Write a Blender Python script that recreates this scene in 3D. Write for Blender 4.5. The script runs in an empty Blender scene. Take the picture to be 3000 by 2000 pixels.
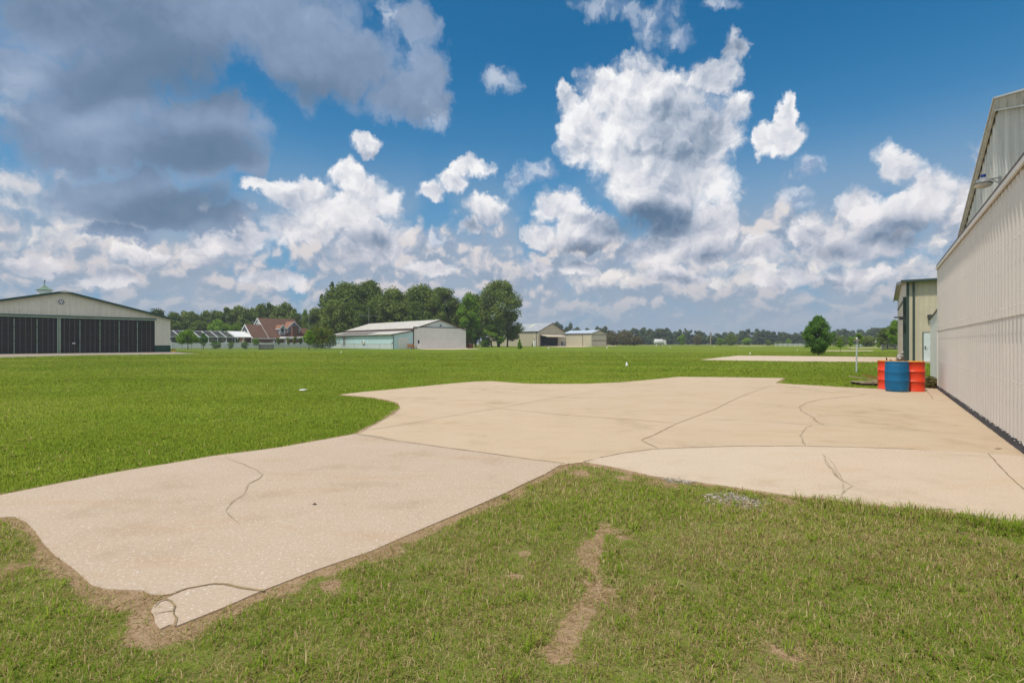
import bpy, bmesh, math, random
import numpy as np
from mathutils import Vector, Matrix
S = bpy.context.scene
COL = S.collection
R = math.radians
F = 1500.0          # focal length in photo pixels (3000 wide)
HZ = 1005.0         # horizon row of the photograph
EYE = 1.42          # eye height in metres
SUN_AZ = Vector((-0.71, -0.70)).normalized()
SUN_EL = R(62)
rng = random.Random(7)

def gp(px, py):
    """ground point seen at a photo pixel"""
    Y = F * EYE / (py - HZ)
    return ((px - 1500) / F * Y, Y)

def at(px, py, Y):
    """point at depth Y seen at a photo pixel"""
    return Vector(((px - 1500) / F * Y, Y, EYE + (HZ - py) / F * Y))

def lin(r, g, b):
    f = lambda c: ((c / 255 + 0.055) / 1.055) ** 2.4 if c > 10 else c / 255 / 12.92
    return (f(r), f(g), f(b), 1.0)

# ------------------------------------------------------------------ camera
cam = bpy.data.cameras.new('camera')
cam.lens = 18; cam.sensor_width = 36; cam.shift_y = 5 / 3000
cam.clip_start = 0.05; cam.clip_end = 8000
camo = bpy.data.objects.new('camera', cam); COL.objects.link(camo)
camo.location = (0, 0, EYE); camo.rotation_euler = (R(90), 0, 0)
S.camera = camo
S.view_settings.view_transform = 'Standard'; S.view_settings.look = 'None'
S.view_settings.exposure = 0.10; S.view_settings.gamma = 1
S.view_settings.use_curve_mapping = False
S.cycles.max_bounces = 6; S.cycles.diffuse_bounces = 2; S.cycles.glossy_bounces = 2
S.cycles.transparent_max_bounces = 8; S.cycles.transmission_bounces = 4
S.cycles.caustics_reflective = False; S.cycles.caustics_refractive = False
S.cycles.use_denoising = True; S.cycles.denoiser = "OPENIMAGEDENOISE"

# ------------------------------------------------------------------ node helper
class NT:
    def __init__(s, tree):
        s.t = tree; s.n = tree.nodes; s.l = tree.links
    def put(s, sock, v):
        if v is None: return
        if isinstance(v, bpy.types.NodeSocket): s.l.new(v, sock)
        else:
            try: sock.default_value = v
            except Exception:
                if isinstance(v, (int, float)): sock.default_value = [v] * len(sock.default_value)
                elif len(v) == 4: sock.default_value = v[:3]
                else: sock.default_value = tuple(v) + (1.0,)
    def m(s, op, a, b=None, c=None, clamp=False):
        n = s.n.new('ShaderNodeMath'); n.operation = op; n.use_clamp = clamp
        for i, v in enumerate((a, b, c)): s.put(n.inputs[i], v)
        return n.outputs[0]
    def v(s, op, a, b=None, out=0):
        n = s.n.new('ShaderNodeVectorMath'); n.operation = op
        s.put(n.inputs[0], a); s.put(n.inputs[1], b)
        return n.outputs['Value' if op in ('LENGTH', 'DOT_PRODUCT', 'DISTANCE') else 'Vector']
    def vs(s, a, k):
        n = s.n.new('ShaderNodeVectorMath'); n.operation = 'SCALE'
        s.put(n.inputs[0], a); s.put(n.inputs['Scale'], k); return n.outputs[0]
    def comb(s, x, y, z=0.0):
        n = s.n.new('ShaderNodeCombineXYZ')
        for i, q in enumerate((x, y, z)): s.put(n.inputs[i], q)
        return n.outputs[0]
    def sep(s, a):
        n = s.n.new('ShaderNodeSeparateXYZ'); s.put(n.inputs[0], a); return n.outputs
    def ss(s, x, a, b, lo=0.0, hi=1.0, kind='SMOOTHSTEP'):
        n = s.n.new('ShaderNodeMapRange'); n.interpolation_type = kind; n.clamp = True
        for i, q in enumerate((x, a, b, lo, hi)): s.put(n.inputs[i], q)
        return n.outputs[0]
    def mix(s, f, a, b, kind='MIX'):
        n = s.n.new('ShaderNodeMix'); n.data_type = 'RGBA'; n.blend_type = kind
        s.put(n.inputs[0], f); s.put(n.inputs[6], a); s.put(n.inputs[7], b); return n.outputs[2]
    def noise(s, vec, scale, detail=4.0, rough=0.55, dim='3D', out=0, lac=2.0, dist=0.0):
        n = s.n.new('ShaderNodeTexNoise'); n.noise_dimensions = dim
        s.put(n.inputs['Vector'], vec); s.put(n.inputs['Scale'], scale); s.put(n.inputs['Detail'], detail)
        s.put(n.inputs['Roughness'], rough); s.put(n.inputs['Lacunarity'], lac); s.put(n.inputs['Distortion'], dist)
        return n.outputs[out]
    def voro(s, vec, scale, detail=0.0, rough=0.5, dim='3D', feature='F1', out=0, smooth=None, rand=1.0):
        n = s.n.new('ShaderNodeTexVoronoi'); n.voronoi_dimensions = dim; n.feature = feature
        s.put(n.inputs['Vector'], vec); s.put(n.inputs['Scale'], scale)
        s.put(n.inputs['Detail'], detail); s.put(n.inputs['Roughness'], rough)
        s.put(n.inputs['Randomness'], rand)
        if smooth is not None: s.put(n.inputs['Smoothness'], smooth)
        return n.outputs[out]
    def ramp(s, f, stops, kind='LINEAR'):
        n = s.n.new('ShaderNodeValToRGB'); n.color_ramp.interpolation = kind
        e = n.color_ramp.elements
        while len(e) < len(stops): e.new(0.5)
        for q, (p, c) in zip(e, stops): q.position = p; q.color = c if len(c) == 4 else tuple(c) + (1,)
        s.put(n.inputs[0], f); return n.outputs[0]
# ------------------------------------------------------------------ sky and clouds (directions only: azimuth and elevation)
OV = 3000 / 2352
def sky_xy(px, py):
    az = math.atan((px - 1500) / F)
    return az * 1.5, math.atan((HZ - py) / F * math.cos(az)) * 1.5
def blob_spec(x, y, rx, ry, rot=0):
    px, py = x * OV, y * OV
    c = sky_xy(px, py)
    ax = sky_xy(px + 5, py); ay = sky_xy(px, py - 5)
    kx = math.hypot(ax[0] - c[0], ax[1] - c[1]) / 5; ky = math.hypot(ay[0] - c[0], ay[1] - c[1]) / 5
    tilt = math.atan2(ax[1] - c[1], ax[0] - c[0])
    return c, rx * OV * kx, ry * OV * ky, tilt - R(rot)

def build_sky():
    w = bpy.data.worlds.new('World'); S.world = w; w.use_nodes = True
    t = NT(w.node_tree); t.n.clear()
    sky = t.n.new('ShaderNodeTexSky'); sky.sky_type = 'NISHITA'; sky.sun_disc = False
    sky.sun_elevation = SUN_EL; sky.sun_rotation = math.atan2(SUN_AZ.x, SUN_AZ.y)
    sky.altitude = 50; sky.air_density = 1.0; sky.dust_density = 0.6; sky.ozone_density = 2.5
    g = t.n.new('ShaderNodeTexCoord').outputs['Generated']
    d = t.v('NORMALIZE', g); dx, dy, dz = t.sep(d)
    az = t.m('ARCTAN2', dx, dy); el = t.m('ARCSINE', dz)
    sx = t.m('MULTIPLY', az, 1.5); sy = t.m('MULTIPLY', el, 1.5)
    p0 = t.comb(sx, sy)
    def c2v(c):
        n = t.n.new('ShaderNodeSeparateColor'); t.l.new(c, n.inputs[0])
        return t.comb(n.outputs[0], n.outputs[1], 0.5)
    # domain warp that frays every outline
    wn = t.noise(p0, 7.0, 6, 0.62, '2D', out=1)
    wv = t.vs(t.v('SUBTRACT', c2v(wn), (0.5, 0.5, 0.5)), 0.085)
    wb = t.noise(p0, 30.0, 5, 0.65, '2D', out=1)
    wv2 = t.vs(t.v('SUBTRACT', c2v(wb), (0.5, 0.5, 0.5)), 0.028)
    p = t.v('ADD', t.v('ADD', p0, wv), wv2)
    turned = {}
    def ell(vec, spec):
        c, rx, ry, rot = blob_spec(*spec[:5] if len(spec) > 4 else spec + (0,))
        q = round(rot / R(8)) * R(8)
        key = (vec.as_pointer(), round(q, 3))
        if key not in turned:
            if abs(q) < 0.01: turned[key] = vec
            else:
                vx, vy, vz = t.sep(vec)
                turned[key] = t.comb(t.m('ADD', t.m('MULTIPLY', vx, math.cos(q)), t.m('MULTIPLY', vy, math.sin(q))),
                                     t.m('SUBTRACT', t.m('MULTIPLY', vy, math.cos(q)), t.m('MULTIPLY', vx, math.sin(q))))
        cx = c[0] * math.cos(q) + c[1] * math.sin(q); cy = c[1] * math.cos(q) - c[0] * math.sin(q)
        n = t.n.new('ShaderNodeVectorMath'); n.operation = 'MULTIPLY_ADD'
        t.l.new(turned[key], n.inputs[0]); n.inputs[1].default_value = (1 / rx, 1 / ry, 0); n.inputs[2].default_value = (-cx / rx, -cy / ry, 0)
        return t.v('LENGTH', n.outputs[0])
    def union(vec, specs, k=0.22):
        acc = None
        for q in specs:
            e = ell(vec, q)
            if acc is None: acc = e
            else:
                n = t.n.new('ShaderNodeMath'); n.operation = 'SMOOTH_MIN'
                t.l.new(acc, n.inputs[0]); t.l.new(e, n.inputs[1]); n.inputs[2].default_value = k
                acc = n.outputs[0]
        return t.m('SUBTRACT', 1.0, acc)
    def paint(vec, specs):
        """sum of soft discs, each (x, y, rx, ry, rot, amount)"""
        acc = None
        for q in specs:
            e = t.ss(ell(vec, q[:5]), 0.15, 1.0, q[5], 0.0)
            acc = e if acc is None else t.m('ADD', acc, e)
        return acc

    # cauliflower relief, looked up twice (here and a step towards the sun)
    def puff(vec):
        a = t.voro(vec, 8.0, 3.0, 0.60, '2D', 'F1')
        b = t.noise(vec, 6.0, 7, 0.62, '2D')
        return t.m('ADD', t.m('MULTIPLY', t.m('SUBTRACT', 0.5, a), 0.80), t.m('MULTIPLY', b, 0.8)), a, b
    h0, a_0, b_0 = puff(p)
    h1, a_1, b_1 = puff(t.v('ADD', p, (-0.012, 0.026, 0)))
    rel = t.m('ADD', t.m('MULTIPLY', t.m('SUBTRACT', a_1, a_0), 0.95), t.m('MULTIPLY', t.m('SUBTRACT', b_0, b_1), 0.40))
    soft = t.noise(p0, 3.6, 3, 0.5, '2D')
    hn = t.m('SUBTRACT', h0, 0.50)

    # clear blue, a little deeper than the model and greyed by haze towards the horizon
    base = t.mix(1.0, sky.outputs[0], (0.17 * 0.098, 0.85 * 0.098, 1.09 * 0.098, 1), 'MULTIPLY')
    hz = t.ss(sy, 0.0, 0.85, 1.0, 0.0)
    base = t.mix(t.m('MULTIPLY', t.m('POWER', hz, 1.35), 0.92), base, lin(122, 156, 188))
    DARK = lin(92, 116, 143)

    # A: rows of low cumulus fading into the horizon
    k = t.m('ADD', sy, 0.16)
    qa = t.comb(t.m('MULTIPLY', sx, 7.0), t.m('MULTIPLY', t.m('LOGARITHM', k, 2.718), 2.7))
    qa = t.v('ADD', qa, t.vs(wv, 6.0))
    def low(vec):
        a = t.noise(vec, 1.1, 7, 0.58, '2D')
        b = t.voro(vec, 2.1, 2.0, 0.5, '2D', 'F1')
        return t.m('ADD', a, t.m('MULTIPLY', t.m('SUBTRACT', 0.5, b), 0.26))
    a0 = low(qa); a1 = low(t.v('ADD', qa, (-0.08, 0.18, 0)))
    band = t.m('ADD', t.ss(sy, 0.24, 0.48, 0.0, 0.52), t.m('MULTIPLY', t.m('SUBTRACT', soft, 0.5), -0.25))
    acov = t.ss(t.m('SUBTRACT', a0, band), 0.20, 0.47)
    alit = t.ss(t.m('SUBTRACT', a0, a1), -0.17, 0.19)
    acol = t.ramp(alit, [(0.0, lin(140, 157, 180)), (0.42, lin(163, 174, 192)), (0.75, lin(196, 197, 205)), (1.0, lin(220, 214, 213))])
    acol = t.mix(t.ss(sy, 0.07, 0.34, 0.80, 0.0), acol, t.ramp(alit, [(0.2, lin(148, 164, 183)), (0.9, lin(192, 190, 196))]))
    fade = t.ss(sy, 0.015, 0.15, 0.25, 0.95)
    veil = t.m('MULTIPLY', t.ss(sy, 0.14, 0.58, 0.92, 0.0), t.ss(soft, 0.30, 0.52))
    base = t.mix(veil, base, lin(156, 170, 188))
    low_col = t.mix(t.m('MULTIPLY', acov, fade), base, acol)
    warm = t.ss(sy, 0.15, 0.55, 0.55, 0.0)

    def region(B, SH, V, W=None, Cc=None, CS=None):
        col = low_col
        if W:
            # bright hazy bank low on the left, under the dark cloud
            fw = t.m('ADD', union(p, W, 0.3), t.m('MULTIPLY', hn, 0.65))
            wlit = t.m('ADD', t.m('MULTIPLY', rel, 0.8), t.m('MULTIPLY', soft, 1.0))
            col = t.mix(t.m('MULTIPLY', t.ss(fw, 0.0, 0.55), 0.88), col, t.ramp(wlit, [(0.2, lin(140, 160, 183)), (0.45, lin(176, 188, 203)), (0.68, lin(214, 212, 214)), (0.9, lin(234, 230, 227))]))
        # B: the separate cumulus, each where it stands in the sky
        db = t.m('ADD', union(p, B, 0.20), t.m('MULTIPLY', hn, 0.52))
        db = t.m('ADD', db, 0.15)
        bcov = t.ss(db, -0.10, 0.34)
        shade = paint(p0, SH)
        lit = t.m('ADD', t.m('MULTIPLY', rel, 0.46), t.m('SUBTRACT', 0.90, shade))
        lit = t.m('SUBTRACT', lit, t.ss(db, 0.10, 0.75, 0.0, 0.12))
        lit = t.m('ADD', lit, t.m('MULTIPLY', t.m('SUBTRACT', soft, 0.5), 0.22))
        bcol = t.ramp(lit, [(0.0, DARK), (0.28, lin(128, 146, 168)), (0.55, lin(178, 187, 202)), (0.80, lin(218, 220, 226)), (1.0, lin(241, 241, 242))])
        bcol = t.mix(warm, bcol, t.mix(1.0, bcol, lin(243, 235, 236), 'MULTIPLY'))
        bcov = t.m('MULTIPLY', bcov, t.ss(sy, 0.05, 0.5, 0.78, 1.0))
        col = t.mix(bcov, col, bcol)
        # thin torn cloud
        fv = t.m('ADD', t.m('ADD', union(p, V, 0.25), 0.12), t.m('MULTIPLY', hn, 0.65))
        vcov = t.m('MULTIPLY', t.ss(fv, 0.0, 0.75), 0.72)
        col = t.mix(vcov, col, t.mix(t.ss(rel, -0.12, 0.15), lin(150, 168, 196), lin(205, 212, 224)))
        if Cc:
            # the great dark cloud overhead on the left, seen from below
            pc = t.v('ADD', p0, t.v('ADD', t.vs(wv, 1.7), t.vs(wv2, 1.0)))
            fc = t.m('ADD', union(pc, Cc, 0.25), t.m('MULTIPLY', hn, 0.36))
            ccov = t.ss(fc, -0.16, 0.34)
            cs = paint(p0, CS)
            cl = t.m('ADD', t.m('SUBTRACT', 0.49, t.m('MULTIPLY', cs, 0.46)), t.m('MULTIPLY', t.m('SUBTRACT', soft, 0.5), 0.26))
            cl = t.m('ADD', cl, t.m('MULTIPLY', rel, 0.10))
            cl = t.m('ADD', cl, t.ss(fc, 0.02, 0.30, 0.10, 0.0))
            ccol = t.ramp(cl, [(0.05, lin(86, 112, 138)), (0.35, lin(108, 130, 157)), (0.62, lin(141, 160, 188)), (0.85, lin(184, 196, 214)), (1.0, lin(226, 229, 234))])
            col = t.mix(t.m('MULTIPLY', ccov, 0.97), col, ccol)
        return col
    # last haze over everything at the horizon, and the ground's own light below it
    hz1 = t.ss(sy, 0.0, 0.17, 0.62, 0.0)
    def bg(col):
        col = t.mix(hz1, col, lin(148, 165, 183))
        n = t.n.new('ShaderNodeBackground'); t.l.new(col, n.inputs['Color']); return n.outputs[0]
    def mixs(f, a, b):
        n = t.n.new('ShaderNodeMixShader'); t.l.new(f, n.inputs[0]); t.l.new(a, n.inputs[1]); t.l.new(b, n.inputs[2]); return n.outputs[0]
    right = bg(region(
        [(1400,215,95,75),(1345,300,80,110),(1500,220,150,95),(1470,330,170,150),(1500,440,140,110),(1590,400,115,115),(1640,320,80,90),
         (1690,255,45,50),(1640,170,60,60),(1690,105,42,45),(1300,225,30,35),(1550,500,90,60),
         (1275,475,75,62),(1340,530,110,58),(1235,545,55,28),
         (1790,320,70,45),(1808,258,28,55),(1742,325,26,45),
         (2060,395,62,55),(2130,440,85,60),(1965,465,60,50),(2070,490,120,60),(1880,545,85,55),(2000,560,160,50),(2215,470,30,45),
         (1655,515,52,52),(1610,570,80,50),(1740,580,60,40),(1500,575,100,40),
         (1330,620,80,24),(1560,635,90,26),(1800,640,80,26),(1980,640,100,26),(1230,615,50,22),(1085,385,55,36),(1110,480,68,34)],
        [(1490,515,190,70,0,0.9),(1560,330,170,150,-20,0.40),(1570,250,110,70,0,0.20),(1350,585,150,42,0,0.9),
         (1690,110,80,70,0,0.40),(1640,170,80,60,0,0.35),
         (2090,535,180,60,0,0.55),(1900,590,150,50,0,0.45),(1650,590,110,45,0,0.4),(1450,650,260,26,0,0.35),(1900,662,260,24,0,0.35),
         (1090,520,90,40,0,0.4),(1790,375,90,25,0,0.25)],
        [(1400,15,130,60),(1500,45,95,70),(1560,90,60,40),(1665,10,70,25),(1150,180,60,50),(1240,390,60,30),(1180,410,30,50),
         (1820,450,60,35),(1860,385,45,30)],
        [(1980,610,300,80),(1700,620,220,60),(1400,640,260,45),(2150,560,120,90)]))
    left = bg(region(
        [(790,405,52,48),(700,445,85,40),(850,460,85,60),(770,490,120,55),(860,545,85,55),(620,430,30,20),
         (545,545,110,48),(690,530,115,52),(840,580,115,40),(450,590,60,26),
         (590,425,34,22),(843,330,40,36),(1085,385,55,36),(1045,420,40,36),(985,445,42,28),(1110,480,68,34),(1080,520,40,20),
         (340,590,75,30),(90,610,75,32),(250,640,95,24),(1230,615,50,22),(1275,475,75,62),(620,640,110,24),(1000,620,70,24)],
        [(850,565,150,55,0,0.36),(800,620,190,40,0,0.5),(560,605,190,40,0,0.45),(640,480,90,40,0,0.2),
         (1090,520,90,40,0,0.4),(845,365,50,25,0,0.3),(340,620,260,26,0,0.35)],
        [(1150,180,60,50),(1180,410,30,50),(1000,540,50,25),(900,30,60,60),(985,250,60,60)],
        [(50,220,130,120),(60,430,190,120),(40,280,90,90),(150,520,200,90),(10,150,60,80),(330,590,150,45)],
        [(190,320,270,110,-8),(480,265,170,80),(985,180,60,90),(40,160,130,90),(420,40,640,150),(760,140,235,120),(930,225,95,62),(955,60,60,80),(250,190,300,120,-14),(430,330,210,112),(570,360,66,66),(330,455,280,82),(450,500,200,52),(270,535,120,32)],
        [(380,170,330,110,-14,0.62),(640,220,260,70,4,0.40),(450,350,230,70,-8,0.50),(400,480,280,65,-8,0.55),(250,40,320,90,0,0.36),
         (250,270,210,45,-22,-0.30),(860,60,260,120,0,-0.22),(960,150,90,120,0,-0.25),(420,420,200,30,-14,-0.16),(60,170,150,70,-20,-0.30),(560,270,90,60,0,-0.15)]))
    # the rest of the sky, behind and beside the viewer: unseen cloud, made brighter than that ahead to fill shaded walls
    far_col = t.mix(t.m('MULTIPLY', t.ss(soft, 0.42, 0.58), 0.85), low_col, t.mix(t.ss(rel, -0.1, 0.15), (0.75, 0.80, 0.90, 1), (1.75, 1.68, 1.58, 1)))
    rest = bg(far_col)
    ground = t.n.new('ShaderNodeBackground'); ground.inputs[0].default_value = lin(110, 120, 95)
    ahead = mixs(t.m('GREATER_THAN', sx, sky_xy(1192 * OV, HZ)[0]), left, right)
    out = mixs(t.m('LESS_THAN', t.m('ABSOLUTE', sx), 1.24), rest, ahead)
    out = mixs(t.m('GREATER_THAN', sy, -0.02), ground.outputs[0], out)
    o = t.n.new('ShaderNodeOutputWorld'); t.l.new(out, o.inputs['Surface'])
    w.cycles.sampling_method = 'MANUAL'; w.cycles.sample_map_resolution = 512
build_sky()

sd = bpy.data.lights.new('sun', 'SUN'); sd.energy = 3.2; sd.angle = R(0.53); sd.color = (1.0, 0.93, 0.80)
so = bpy.data.objects.new('sun', sd); COL.objects.link(so)
sun_dir = Vector((SUN_AZ.x * math.cos(SUN_EL), SUN_AZ.y * math.cos(SUN_EL), math.sin(SUN_EL)))
so.rotation_euler = sun_dir.to_track_quat('Z', 'Y').to_euler(); so.location = (0, 0, 30)
# ------------------------------------------------------------------ mesh builder, tags, materials
class MB:
    def __init__(s): s.v = []; s.f = []; s.mi = []; s.sm = []
    def add(s, vs, fs, mi=0, sm=False):
        b = len(s.v); s.v += [tuple(q) for q in vs]
        for f in fs: s.f.append([i + b for i in f]); s.mi.append(mi); s.sm.append(sm)
        return s
    def box(s, a, b, mi=0):
        x0, x1 = sorted((a[0], b[0])); y0, y1 = sorted((a[1], b[1])); z0, z1 = sorted((a[2], b[2]))
        return s.add([(x0,y0,z0),(x1,y0,z0),(x1,y1,z0),(x0,y1,z0),(x0,y0,z1),(x1,y0,z1),(x1,y1,z1),(x0,y1,z1)],
                     [(3,2,1,0),(4,5,6,7),(0,1,5,4),(1,2,6,5),(2,3,7,6),(3,0,4,7)], mi)
    def beam(s, p, q, w, h, mi=0, up=(0,0,1)):
        """square bar from p to q, w wide and h high"""
        p, q = Vector(p), Vector(q); d = (q - p).normalized(); u = Vector(up)
        if abs(d.dot(u)) > 0.99: u = Vector((0, 1, 0))
        x = d.cross(u).normalized() * w / 2; z = x.cross(d).normalized() * h / 2
        vs = [p-x-z, p+x-z, p+x+z, p-x+z, q-x-z, q+x-z, q+x+z, q-x+z]
        return s.add(vs, [(0,1,2,3),(7,6,5,4),(1,0,4,5),(2,1,5,6),(3,2,6,7),(0,3,7,4)], mi)
    def tube(s, p, q, r0, r1=None, n=8, mi=0, sm=True, caps=True):
        r1 = r0 if r1 is None else r1
        p, q = Vector(p), Vector(q); d = (q - p).normalized()
        u = d.cross(Vector((0,0,1)) if abs(d.z) < 0.95 else Vector((1,0,0))).normalized(); w = d.cross(u)
        vs = []
        for c, r in ((p, r0), (q, r1)):
            vs += [c + (u * math.cos(2*math.pi*i/n) + w * math.sin(2*math.pi*i/n)) * r for i in range(n)]
        s.add(vs, [(i, (i+1) % n, n + (i+1) % n, n + i) for i in range(n)], mi, sm)
        if caps: s.add(vs, [tuple(range(n))[::-1], tuple(range(n, 2*n))], mi)
        return s
    def lathe(s, prof, n=24, c=(0,0,0), mi=0, sm=True):
        vs = [(c[0]+r*math.cos(2*math.pi*i/n), c[1]+r*math.sin(2*math.pi*i/n), c[2]+z) for r, z in prof for i in range(n)]
        fs = [(k*n+i, k*n+(i+1) % n, (k+1)*n+(i+1) % n, (k+1)*n+i) for k in range(len(prof)-1) for i in range(n)]
        s.add(vs, fs, mi, sm)
        return s
    def prism(s, poly, y0, y1, mi=0):
        """polygon in x,z (counter-clockwise seen from -y) pushed from y0 to y1"""
        n = len(poly)
        vs = [(x, y0, z) for x, z in poly] + [(x, y1, z) for x, z in poly]
        return s.add(vs, [tuple(range(n)), tuple(range(2*n-1, n-1, -1))] + [((i+1) % n, i, n+i, n+(i+1) % n) for i in range(n)], mi)
    def slab(s, a, b, c, d, th, mi=0):
        """four corners of a sheet (top side counter-clockwise), given thickness downwards along its normal"""
        a, b, c, d = map(Vector, (a, b, c, d)); n = (b-a).cross(d-a).normalized() * th
        return s.add([a,b,c,d,a-n,b-n,c-n,d-n], [(0,1,2,3),(7,6,5,4),(1,0,4,5),(2,1,5,6),(3,2,6,7),(0,3,7,4)], mi)
    def corrug(s, x0, x1, z0, ztop, y, pitch, amp, mi=0, per=8, rows=1):
        """corrugated sheet in the xz plane facing -y; ztop is a function of x"""
        n = max(2, int((x1 - x0) / pitch * per)); vs = []; fs = []
        for i in range(n + 1):
            x = x0 + (x1 - x0) * i / n; yy = y - amp * (0.5 + 0.5 * math.cos(2 * math.pi * x / pitch)) ** 1.4 * 2
            zt = ztop(x)
            for k in range(rows + 1): vs.append((x, yy, z0 + (zt - z0) * k / rows))
        r = rows + 1
        for i in range(n):
            for k in range(rows): fs.append((i*r+k, (i+1)*r+k, (i+1)*r+k+1, i*r+k+1))
        return s.add(vs, fs, mi, True)
    def ribs(s, x0, x1, step, z0, ztop, y, w=0.05, d=0.035, mi=0, first=None):
        x = x0 if first is None else first
        while x < x1 - w:
            if ztop(x) > z0 + 0.1: s.box((x, y - d, z0), (x + w, y + 0.005, ztop(x)), mi)
            x += step
        return s
    def ico(s, c, r, sub=1, mi=0, jit=0.0, seed=0, sc=(1,1,1)):
        bm = bmesh.new(); bmesh.ops.create_icosphere(bm, subdivisions=sub, radius=1)
        g = random.Random(seed)
        vs = []
        for v in bm.verts:
            k = r * (1 + g.uniform(-jit, jit)); vs.append((c[0]+v.co.x*k*sc[0], c[1]+v.co.y*k*sc[1], c[2]+v.co.z*k*sc[2]))
        fs = [[v.index for v in f.verts] for f in bm.faces]; bm.free()
        return s.add(vs, fs, mi, True)
    def build(s, name, mats, parent=None):
        me = bpy.data.meshes.new(name); me.from_pydata(s.v, [], s.f); me.update()
        if not isinstance(mats, (list, tuple)): mats = [mats]
        for m in mats: me.materials.append(m)
        me.polygons.foreach_set('material_index', s.mi); me.polygons.foreach_set('use_smooth', s.sm)
        o = bpy.data.objects.new(name, me); COL.objects.link(o)
        if parent is not None: o.parent = parent
        return o

def tag(o, label=None, cat=None, group=None, kind=None):
    if label: o['label'] = label
    if cat: o['category'] = cat
    if group: o['group'] = group
    if kind: o['kind'] = kind
    return o
def root(name, loc, rz=0.0, label=None, cat=None, group=None):
    o = bpy.data.objects.new(name, None); COL.objects.link(o); o.empty_display_size = 0.2
    o.location = (loc[0], loc[1], loc[2] if len(loc) > 2 else 0); o.rotation_euler = (0, 0, rz)
    return tag(o, label, cat, group)
def copy_tree(o, parent=None):
    c = o.copy(); COL.objects.link(c)
    if parent is not None: c.parent = parent
    for ch in list(o.children): copy_tree(ch, c)
    return c

def pm(name, col, rough=0.6, metal=0.0, var=0.12, scale=2.0, bump=0.0, bscale=40.0, spec=0.35, streak=0.0, dirt=None, dirt_amt=0.0, stretch=(1,1,1)):
    """painted / plain surface with uneven tone; streak adds vertical weathering, dirt a stained colour in patches"""
    m = bpy.data.materials.new(name); m.use_nodes = True
    t = NT(m.node_tree); b = m.node_tree.nodes['Principled BSDF']
    c = t.n.new('ShaderNodeTexCoord').outputs['Object']
    if stretch != (1,1,1): c = t.v('MULTIPLY', c, stretch)
    n = t.noise(c, scale, 5, 0.6)
    f = t.ss(n, 0.3, 0.7, 1 - var, 1 + var, 'LINEAR')
    fine = t.ss(t.noise(c, scale * 17, 3, 0.6), 0.3, 0.7, 1 - var * 0.5, 1 + var * 0.5, 'LINEAR')
    f = t.m('MULTIPLY', f, fine)
    if streak:
        st = t.noise(t.v('MULTIPLY', c, (5.0, 5.0, 0.25)), 1.0, 4, 0.6)
        f = t.m('MULTIPLY', f, t.ss(st, 0.35, 0.7, 1 + streak * 0.3, 1 - streak))
    col = t.vs(tuple(col[:3]), f)
    if dirt:
        dn = t.ss(t.noise(c, scale * 1.7, 6, 0.65), 0.5, 0.72, 0.0, dirt_amt)
        col = t.mix(dn, col, tuple(dirt[:3]) + (1,))
    t.put(b.inputs['Base Color'], col)
    b.inputs['Roughness'].default_value = rough; b.inputs['Metallic'].default_value = metal
    b.inputs['Specular IOR Level'].default_value = spec
    if bump:
        bn = t.n.new('ShaderNodeBump'); bn.inputs['Strength'].default_value = bump; bn.inputs['Distance'].default_value = 0.01
        t.put(bn.inputs['Height'], t.noise(c, bscale, 4, 0.6)); t.l.new(bn.outputs[0], b.inputs['Normal'])
    return m

M = {}
M['cream'] = pm('cream siding', (0.63, 0.595, 0.515), 0.5, var=0.05, streak=0.10)
M['green_trim'] = pm('dark green trim', (0.012, 0.050, 0.036), 0.4, var=0.1)
M['green_roof'] = pm('green roof', (0.05, 0.13, 0.09), 0.45, var=0.15)
M['pale_green'] = pm('weathered green copper', (0.18, 0.255, 0.20), 0.5, var=0.15)
M['black_panel'] = pm('black panel', (0.011, 0.011, 0.012), 0.45, var=0.25, scale=0.8)
M['steel_dim'] = pm('dull frame', (0.085, 0.085, 0.066), 0.5, var=0.2)
M['steel_green'] = pm('pale green frame', (0.30, 0.40, 0.31), 0.45, var=0.15)
M['white'] = pm('white paint', (0.72, 0.71, 0.68), 0.45, var=0.06)
M['white_trim'] = pm('white trim', (0.68, 0.69, 0.70), 0.5, var=0.05)
M['offwhite'] = pm('off white siding', (0.60, 0.56, 0.50), 0.5, var=0.05, streak=0.10)
M['blue_white'] = pm('pale blue siding', (0.50, 0.66, 0.68), 0.5, var=0.06, streak=0.10)
M['brown_trim'] = pm('brown trim', (0.075, 0.045, 0.035), 0.6)
M['roof_white'] = pm('weathered white roof', (0.56, 0.52, 0.46), 0.5, var=0.10, scale=0.6, dirt=(0.20, 0.17, 0.13), dirt_amt=0.5, stretch=(2, 0.5, 1))
M['roof_dark'] = pm('dark roof patch', (0.13, 0.115, 0.10), 0.6, var=0.2)
M['tan'] = pm('tan siding', (0.53, 0.465, 0.345), 0.5, var=0.06, streak=0.08)
M['taupe_siding'] = pm('taupe siding', (0.44, 0.39, 0.285), 0.55, var=0.06, streak=0.08)  # even wall colour of the taupe hangar, all sides
M['galv'] = pm('galvanised roof', (0.37, 0.38, 0.39), 0.45, metal=0.0, var=0.10, scale=0.5)
M['skylight'] = pm('fibreglass skylight', (0.60, 0.56, 0.44), 0.4)
M['pale_roof'] = pm('pale blue roof', (0.47, 0.53, 0.60), 0.4, var=0.05)
M['dark'] = pm('dark interior', (0.035, 0.036, 0.04), 0.7)
M['dark_grey'] = pm('dark grey metal', (0.05, 0.05, 0.055), 0.5)
M['grey'] = pm('grey metal', (0.22, 0.23, 0.24), 0.45)
M['glass'] = pm('window glass', (0.02, 0.025, 0.03), 0.08, spec=0.6, var=0.2)
M['shingle'] = pm('brown shingle roof', (0.130, 0.068, 0.046), 0.85, var=0.25, scale=1.2, bump=0.4, bscale=25)
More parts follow.
